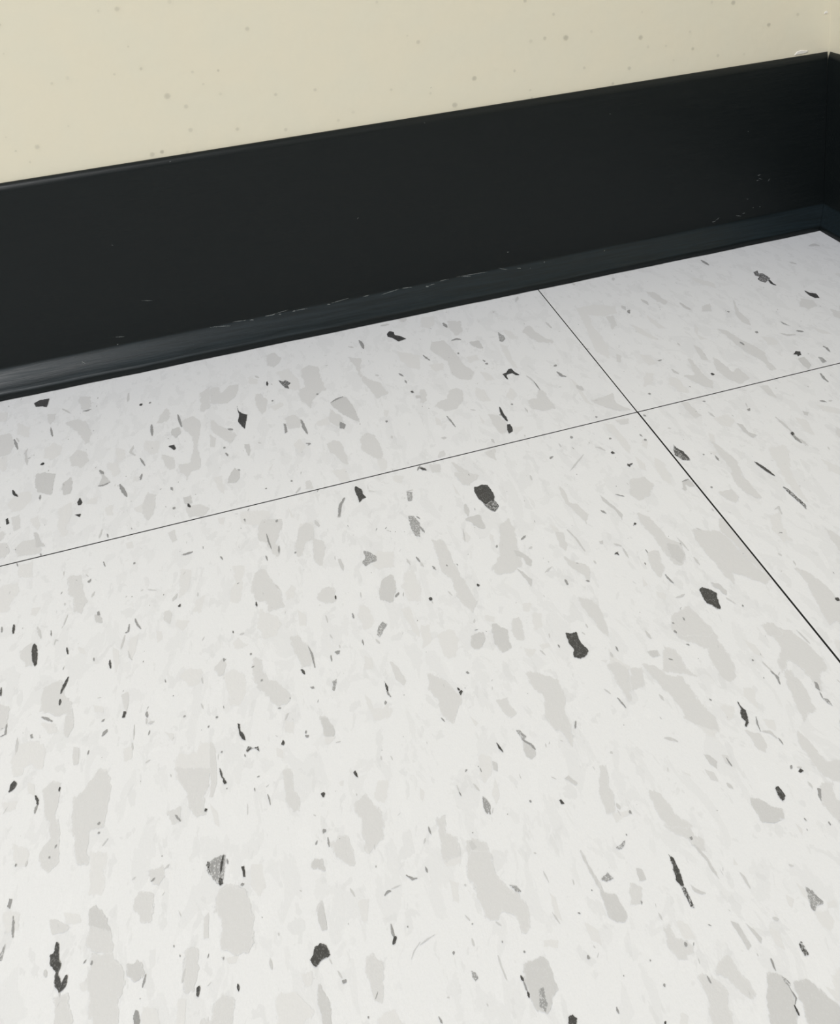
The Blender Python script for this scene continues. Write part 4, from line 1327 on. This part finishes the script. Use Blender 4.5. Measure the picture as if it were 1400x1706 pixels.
p|0|-9276,-15669 -9055,-15878 -9108,-16143 -9288,-16006
p|0|-11981,-13447 -11507,-13593 -11551,-13745 -11878,-13743
og|26|-9462,-16256
p|0|-10259,-15686 -9961,-15804 -10012,-15927 -10277,-15820
d|0|-6902,-15006 -6845,-15089 -6832,-15302 -6852,-15501 -6888,-15660 -6966,-15667 -7001,-15533 -6944,-15299 -6917,-15115
wd|0|-6936,-15615 -6886,-15722 -6882,-15905 -6884,-16127 -6955,-16061 -6960,-15851 -6972,-15711
m|0|-6746,-15672 -6666,-15789 -6509,-15928 -6602,-15929 -6728,-15831
q|0|-6753,-14326 -6317,-14391 -6083,-14534 -6120,-14797 -5973,-14944 -6075,-15178 -6221,-15101 -6285,-14881 -6450,-14695 -6616,-14575
Lm|29|-6237,-14997 -6126,-15326 -6113,-15554 -6076,-15769
og|30|-6234,-14847
q|0|-8001,-15259 -7788,-15416 -7937,-15704 -8200,-15654
m|0|-7735,-15025 -7620,-15092 -7623,-15312 -7796,-15290
wg|0|-4379,-16455 -4293,-16542 -4211,-16805 -4293,-16838 -4365,-16787 -4470,-16901 -4510,-16831 -4469,-16726
Lg|15|-4357,-16477 -4308,-16612 -4202,-16793
p|0|-4522,-16289 -4360,-16581 -4456,-16759 -4519,-16593
p|0|-4503,-16920 -4178,-16931 -4221,-17176 -4417,-17286 -4525,-17142
wd|0|-5188,-17302 -5105,-17286 -5089,-17386 -5090,-17507 -5195,-17529 -5180,-17413
Lg|19|-5873,-17366 -5883,-17456 -5900,-17555
wg|0|-5845,-17675 -5782,-17733 -5744,-17833 -5808,-17865 -5848,-17777
Lg|13|-5808,-17865 -5784,-18059 -5873,-18144
Ld|16|-5894,-18150 -5897,-18306
m|0|-6096,-17536 -5838,-17665 -5803,-17954 -5867,-18182 -6066,-18501 -6560,-18356 -6328,-17923
m|0|-5698,-17809 -5398,-17872 -5211,-18130 -4975,-18518 -5172,-18763 -5848,-18565 -5741,-18195
m|0|-6286,-16539 -6157,-16621 -6145,-16877 -6118,-17051 -6237,-17124 -6250,-16874
m|0|-6006,-16666 -5918,-16806 -5833,-16999 -5910,-17086 -5951,-16908
Lm|28|-5575,-15781 -5540,-15901 -5533,-16118
Lm|26|-5400,-16764 -5303,-16807
q|0|-7749,-16226 -7583,-16248 -7556,-16453 -7342,-16573 -7331,-16796 -7517,-16875 -7681,-16799 -7769,-16583
og|34|-7413,-16648
p|0|-7406,-16187 -7159,-16319 -7178,-16595 -7402,-16555
q|0|-6925,-17105 -6678,-17045 -6616,-17329 -6513,-17592 -6483,-17803 -6653,-17802 -6741,-17626 -6903,-17399 -7094,-17265
q|0|-7456,-17183 -7150,-17300 -7027,-17541 -7129,-17809 -7249,-18153 -7582,-18056 -7471,-17659
Lg|16|-7274,-17250 -7261,-17370
Lm|18|-7676,-15960 -7666,-16108
d|0|-8469,-17657 -8429,-17657 -8486,-17790 -8542,-17774
p|0|-8083,-17626 -7966,-17709 -8110,-17901 -8249,-17860
g|0|-7942,-15643 -7908,-15683 -7957,-15728
Lm|11|-7288,-16930 -7306,-17018
Lm|17|-3513,-15263 -3480,-15301
Lg|17|-3022,-15467 -3032,-15533
m|0|-2810,-15481 -2589,-15550 -2699,-15687
m|0|-4517,-14951 -3956,-15125 -4231,-15116 -4480,-15014
Lm|22|-4444,-15970 -4368,-16025
p|0|-4869,-16456 -4768,-16576 -4904,-16712 -4943,-16612
p|0|-5120,-18056 -4816,-18321 -5041,-18353
p|0|-4135,-16828 -3935,-16859 -3979,-16963 -4178,-16931
Lm|11|-6090,-17194 -6091,-17248
og|22|-8183,-17135
og|17|-8253,-16677
p|0|-5531,-15476 -5521,-15640 -5617,-15610
p|0|-3767,-15253 -3686,-15415 -3788,-15553
p|0|-5603,-16873 -5396,-16991 -5501,-17290 -5616,-17201"""


def film_height(cls, k):
    return 0.00002 + ORDER[cls] * 0.000028 + (k % 90) * 0.00000028


loose = {key: [] for key in tiles}
solo = {key: [] for key in tiles}
for k, (kind, width, pts) in enumerate(parse(FLECKS)):
    c = np.mean(pts, 0)
    key = (int(c[0] // (T * 1000)), int(c[1] // (T * 1000)))
    if key not in tiles: continue
    P = np.array(pts)
    size = np.hypot(*(P.max(0) - P.min(0))) + 2 * width
    dark = kind[-1] in 'dg'
    (solo if size > 2.0 else loose)[key].append((size, dark, kind, width, pts, k))

for key, tile in tiles.items():
    for dark in (True, False):
        mine = sorted((e for e in solo[key] if e[1] == dark), key=lambda e: -e[0])
        loose[key] += mine[295:]
        for size, _, kind, width, pts, k in mine[:295]:
            cls, x, y, cov, quads = fleck_grid(kind, width, pts)
            x0, y0, x1, y1 = tile['bounds']
            x, y = np.clip(x / 1000, x0, x1), np.clip(y / 1000, y0, y1)
            cx, cy = x.mean(), y.mean()
            name = 'dark_fleck' if dark else 'grey_fleck'
            me = cover_mesh(name, np.stack([x - cx, y - cy, np.zeros_like(x)], 1), quads, cov, [FLECK[cls]])
            o = bpy.data.objects.new(name, me)
            o.parent = tile
            o.location = (cx - tile.location.x, cy - tile.location.y, film_height(cls, k))
            col.objects.link(o)

# ---- the flecks too small to pick apart, and those of the tiles around
rng = random.Random(21)
SEEN = [(-272, 113), (-216.5, -138.6), (-52.2, -186.3), (95.6, -1.5), (176, 100), (170, 116)]


def in_seen(x, y):
    ok = True
    for k in range(len(SEEN)):
        (ax, ay), (bx, by) = SEEN[k], SEEN[(k + 1) % len(SEEN)]
        if (bx - ax) * (y - ay) - (by - ay) * (x - ax) < 0: ok = False
    return ok


def blob(x, y, length, wide, n):
    ang = rng.gauss(0, 0.22)
    ph = [rng.uniform(0, 6.28) for _ in range(3)]
    out = []
    for k in range(n):
        a = 2 * math.pi * k / n
        rr = 1 + 0.22 * math.sin(2 * a + ph[0]) + 0.2 * math.sin(3 * a + ph[1]) + 0.12 * math.sin(5 * a + ph[2])
        px, py = wide * rr * math.cos(a), length * rr * math.sin(a)
        out.append((x + px * math.cos(ang) - py * math.sin(ang), y + px * math.sin(ang) + py * math.cos(ang)))
    return out


MATS = list(FLECK.values())
KEYS = list(FLECK.keys())
for key, tile in tiles.items():
    near = key[0] >= -1 and key[1] >= -1
    x0, y0, x1, y1 = (1000 * q for q in tile['bounds'])
    share = (x1 - x0) * (y1 - y0) / 92900.0
    items = [(kind, width, pts, False) for _, _, kind, width, pts, _ in loose[key]]
    dens = 1.0 if near else 0.55
    for kind, num in (('p', 190), ('q', 170), ('m', 50), ('d', 45), ('wd', 12), ('Lg', 150), ('Ld', 60), ('od', 40), ('Lm', 80)):
        for _ in range(int(num * share * dens)):
            x, y = rng.uniform(x0, x1), rng.uniform(y0, y1)
            if in_seen(x, y): continue
            if kind in 'pqm':
                w = rng.uniform(1.2, 4.0) * (0.6 if kind == 'm' else 1)
                items.append((kind, 0, blob(x, y, w * rng.uniform(1.2, 3.2), w, 12), True))
            elif kind in ('d', 'wd'):
                w = rng.uniform(0.5, 1.6)
                items.append((kind, 0, blob(x, y, w * rng.uniform(1.2, 2.4), w, 11), True))
            elif kind == 'od':
                items.append((kind, rng.uniform(0.15, 0.4), [(x, y)], True))
            else:
                l, a = rng.uniform(0.6, 3.0), rng.gauss(0, 0.4)
                items.append((kind, rng.uniform(0.12, 0.3), [(x - l * math.sin(a), y - l * math.cos(a)), (x + rng.uniform(-.3, .3), y),
                                                            (x + l * math.sin(a), y + l * math.cos(a))], True))
    # very fine specks everywhere
    for _ in range(int(520 * share * dens)):
        x, y = rng.uniform(x0, x1), rng.uniform(y0, y1)
        if rng.random() < 0.5:
            items.append((rng.choice(('om', 'og', 'og')), rng.uniform(0.07, 0.16), [(x, y)], True))
        else:
            l, a = rng.uniform(0.2, 0.8), rng.gauss(0, 0.6)
            items.append((rng.choice(('Lm', 'Lm', 'Lg')), rng.uniform(0.06, 0.12),
                          [(x - l * math.sin(a), y - l * math.cos(a)), (x + l * math.sin(a), y + l * math.cos(a))], True))
    VV, QQ, CC, MI, off = [], [], [], [], 0
    for k, (kind, width, pts, coarse) in enumerate(items):
        cls, x, y, cov, quads = fleck_grid(kind, width, pts, coarse)
        x, y = np.clip(x, x0, x1) / 1000 - tile.location.x, np.clip(y, y0, y1) / 1000 - tile.location.y
        VV.append(np.stack([x, y, np.full_like(x, film_height(cls, k) - 0.00001)], 1))
        QQ.append(quads + off)
        CC.append(cov)
        MI.append(np.full(len(quads), KEYS.index(cls)))
        off += len(x)
    if not VV: continue
    me = cover_mesh('small_flecks', np.concatenate(VV), np.concatenate(QQ), np.concatenate(CC), MATS, np.concatenate(MI))
    o = bpy.data.objects.new('small_flecks', me)
    o.parent = tile
    o['kind'] = 'stuff'
    col.objects.link(o)

# ------------------------------------------------------------------ marks on the wall
# along the wall, height, radius (hundredths of a millimetre), strength
MARKS = """-34294,13065,148,.86 -33540,12436,109,.9 -33512,11277,110,.9 -35412,10373,122,.86 -34957,10430,95,.78 -40292,11578,114,.88 -35801,17366,115,.88 -39134,14398,69,.92 -35234,14515,72,.88 -32999,14028,74,.92 -32602,13388,61,.93 -41216,11541,50,.9 -40726,10928,51,.92 -36426,14428,58,.92 -36603,17388,57,.93 -35612,15612,45,.9 -38433,14551,89,.95 -40834,16020,37,.93 -40732,17306,54,.9 -33816,10211,96,.92 -38808,12339,45,.95 -41490,12246,44,.95 -33501,17399,105,.94 -30236,15706,103,.88 -31831,13928,62,.86 -29349,12374,85,.9 -27457,12323,87,.9 -31363,10967,91,.88 -29101,10571,87,.9 -26516,10610,89,.93 -23728,11753,76,.93 -25733,10909,90,.95 -31892,12803,83,.94 -23990,16164,73,.93 -22140,13948,106,.88 -22658,14336,53,.94 -19424,11692,127,.82 -20555,10462,142,.84 -14391,13091,149,.8 -14994,14397,82,.9 -15533,13225,98,.88 -16475,15280,96,.85 -16301,13175,97,.93 -17268,11766,73,.9 -13450,11364,85,.91 -10907,10966,104,.87 -21757,11264,70,.93 -12963,13227,76,.94 -16485,10628,66,.92 -11879,10268,86,.88 -16430,10176,83,.88 -10212,12531,139,.84 -4753,13682,127,.82 -2582,12189,112,.82 -790,12518,95,.9 -7184,11498,90,.85 -5688,10912,91,.9 -7331,12444,71,.93 -8750,11882,71,.93 -9795,11971,79,.94 -8327,11042,62,.95 -6032,13869,81,.93 -4091,10768,74,.95 -10087,13873,69,.95"""
SPOT = {}
for mk in MARKS.split():
    au, az, ar, st = mk.split(',')
    au, az, ar = int(au) / 1e5, int(az) / 1e5, int(ar) / 1e5
    lev = round(1 - float(st), 2)
    if lev not in SPOT: SPOT[lev] = spot_mat('wall_speck', (0.30, 0.28, 0.22), min(1, lev * 2.5))
    n = 14
    ver, cov = [(0, 0, 0)], [1.2]
    for rr, cv in ((0.5, 0.8), (1.0, -0.1), (1.5, -1.4)):
        for k in range(n):
            t = 2 * math.pi * k / n
            ver.append((ar * rr * math.cos(t), 0, ar * rr * math.sin(t)))
            cov.append(cv)
    fac = [(0, 1 + k, 1 + (k + 1) % n) for k in range(n)]
    for q in range(2):
        for k in range(n):
            k2 = (k + 1) % n
            fac.append((1 + q * n + k, 1 + (q + 1) * n + k, 1 + (q + 1) * n + k2, 1 + q * n + k2))
    x, y = TOE_X + au * ca, 0
    px = TOE_X + au * ca - (TOE_D + THICK) * sa
    o = mesh_obj('wall_speck', ver, fac, SPOT[lev], wall_back, (px, wall_y(px) - 0.00006, az))
    at = o.data.attributes.new('cover', 'FLOAT', 'POINT')
    at.data.foreach_set('value', cov)

# bare white plaster where the paint has flaked off beside the corner
FLAKE = plain('bare_white_plaster', (0.80, 0.77, 0.72), 0.7)


def flake(loc, outline):
    n = len(outline)
    ver = [(a, 0, c) for a, c in outline] + [(a * .82, -.0004, c * .82) for a, c in outline]
    fac = [tuple(range(n, 2 * n))] + [(k, (k + 1) % n, n + (k + 1) % n, n + k) for k in range(n)]
    return mesh_obj('plaster_flake', ver, fac, FLAKE, wall_back, loc)


px = wx - 0.0185
flake((px, wall_y(px), 0.1036), [(-.0040, -.0010), (-.0020, .0008), (.0005, .0012), (.0030, .0006), (.0052, .0004), (.0048, -.0006), (.0010, -.0010)])
px = wx - 0.0028
flake((px, wall_y(px), 0.1240), [(-.0012, -.0006), (-.0008, .0005), (.0004, .0009), (.0013, .0003), (.0010, -.0006)])

# ------------------------------------------------------------------ scuffs on the long baseboard
SCUFFS = """8|-38561,1618 -38355,1594 -38162,1574
10|-40225,864 -40069,769
5|-38558,1232 -38488,1232
13|-37929,6389 -37852,6323
11|-37067,3263 -36554,3150
8|-38553,1630 -38149,1562
11|-40199,809 -40124,809
10|-34124,1156 -33689,1123 -33144,1057
15|-32167,1129 -31983,1112
18|-31376,1161 -31075,1152 -30844,1185
10|-30844,1185 -30230,1242
18|-30701,1119 -30611,1116
20|-30015,1135 -29863,1134
12|-29823,1143 -29288,1134
20|-28247,1133 -28094,1116
8|-28012,1149 -27067,1223
12|-26367,1155 -26050,1164
10|-25423,1079 -24939,1129 -24454,1170
15|-24293,1179 -23773,1136
15|-32450,179 -32371,204
8|-33013,1195 -32350,1154
25|-23050,1050 -22889,1032
12|-22886,1067 -22558,1083
8|-22264,1160 -21770,1176
12|-21069,1167 -20576,1098
5|-21355,1202 -19611,1140
12|-19014,1234 -18809,1147 -18518,1069
12|-18009,1051 -17755,1015
30|-18451,2038 -18368,2021
15|-17297,955 -17263,948
18|-16464,1057 -16393,1087
18|-12934,1049 -12899,1041
18|-3404,3686 -3213,3697
10|-3306,3488 -3114,3408
20|-6296,1409 -6060,1409
10|-6059,1454 -5822,1592
15|-4777,1501 -4442,1418
20|-4347,1565 -4203,1556
10|-4111,2382 -3968,2373
10|-3724,1787 -3628,1787
15|-3290,1751 -3194,1779
10|-3497,3387 -3305,3397
8|-2727,3202 -2633,3367
25|-4031,6405 -4003,6383
2|1086,1032 1184,1060
15|-12255,8735 -12195,8726
10|-21806,11592 -21761,11662
18|-34678,9968 -34605,9993
11|-22282,9894 -22243,9843
12|-26206,5435 -26122,5500"""


def on_profile(z):
    """how far the baseboard surface stands in front of its face at height z"""
    pts = PROFILE[4:18]
    for (s0, z0), (s1, z1) in zip(pts[:-1], pts[1:]):
        if z1 <= z <= z0: return s0 + (s1 - s0) * (z0 - z) / max(z0 - z1, 1e-6)
    return 0.0


for k, ln in enumerate(SCUFFS.strip().split('\n')):
    w, pts = ln.split('|')
    pts = [tuple(int(c) / 100 for c in p.split(',')) for p in pts.split()]
    cls, x, z, cov, quads = fleck_grid('Lg', max(int(w) / 100, 0.12), pts)
    ver = []
    for a, c in zip(x / 1000, z / 1000):
        s = on_profile(c) + 0.00008
        xx, yy = TOE_X + a * ca - (TOE_D - s) * sa, TOE_Y + a * sa + (TOE_D - s) * ca
        ver.append((xx, yy, c + 0.00005))
    ver = np.array(ver)
    mid = ver.mean(0)
    me = cover_mesh('scuff', ver - mid, quads, cov, [SCUFF])
    o = bpy.data.objects.new('scuff', me)
    o.parent = base_back
    o.location = mid
    col.objects.link(o)

for t in tiles.values(): del t['bounds']
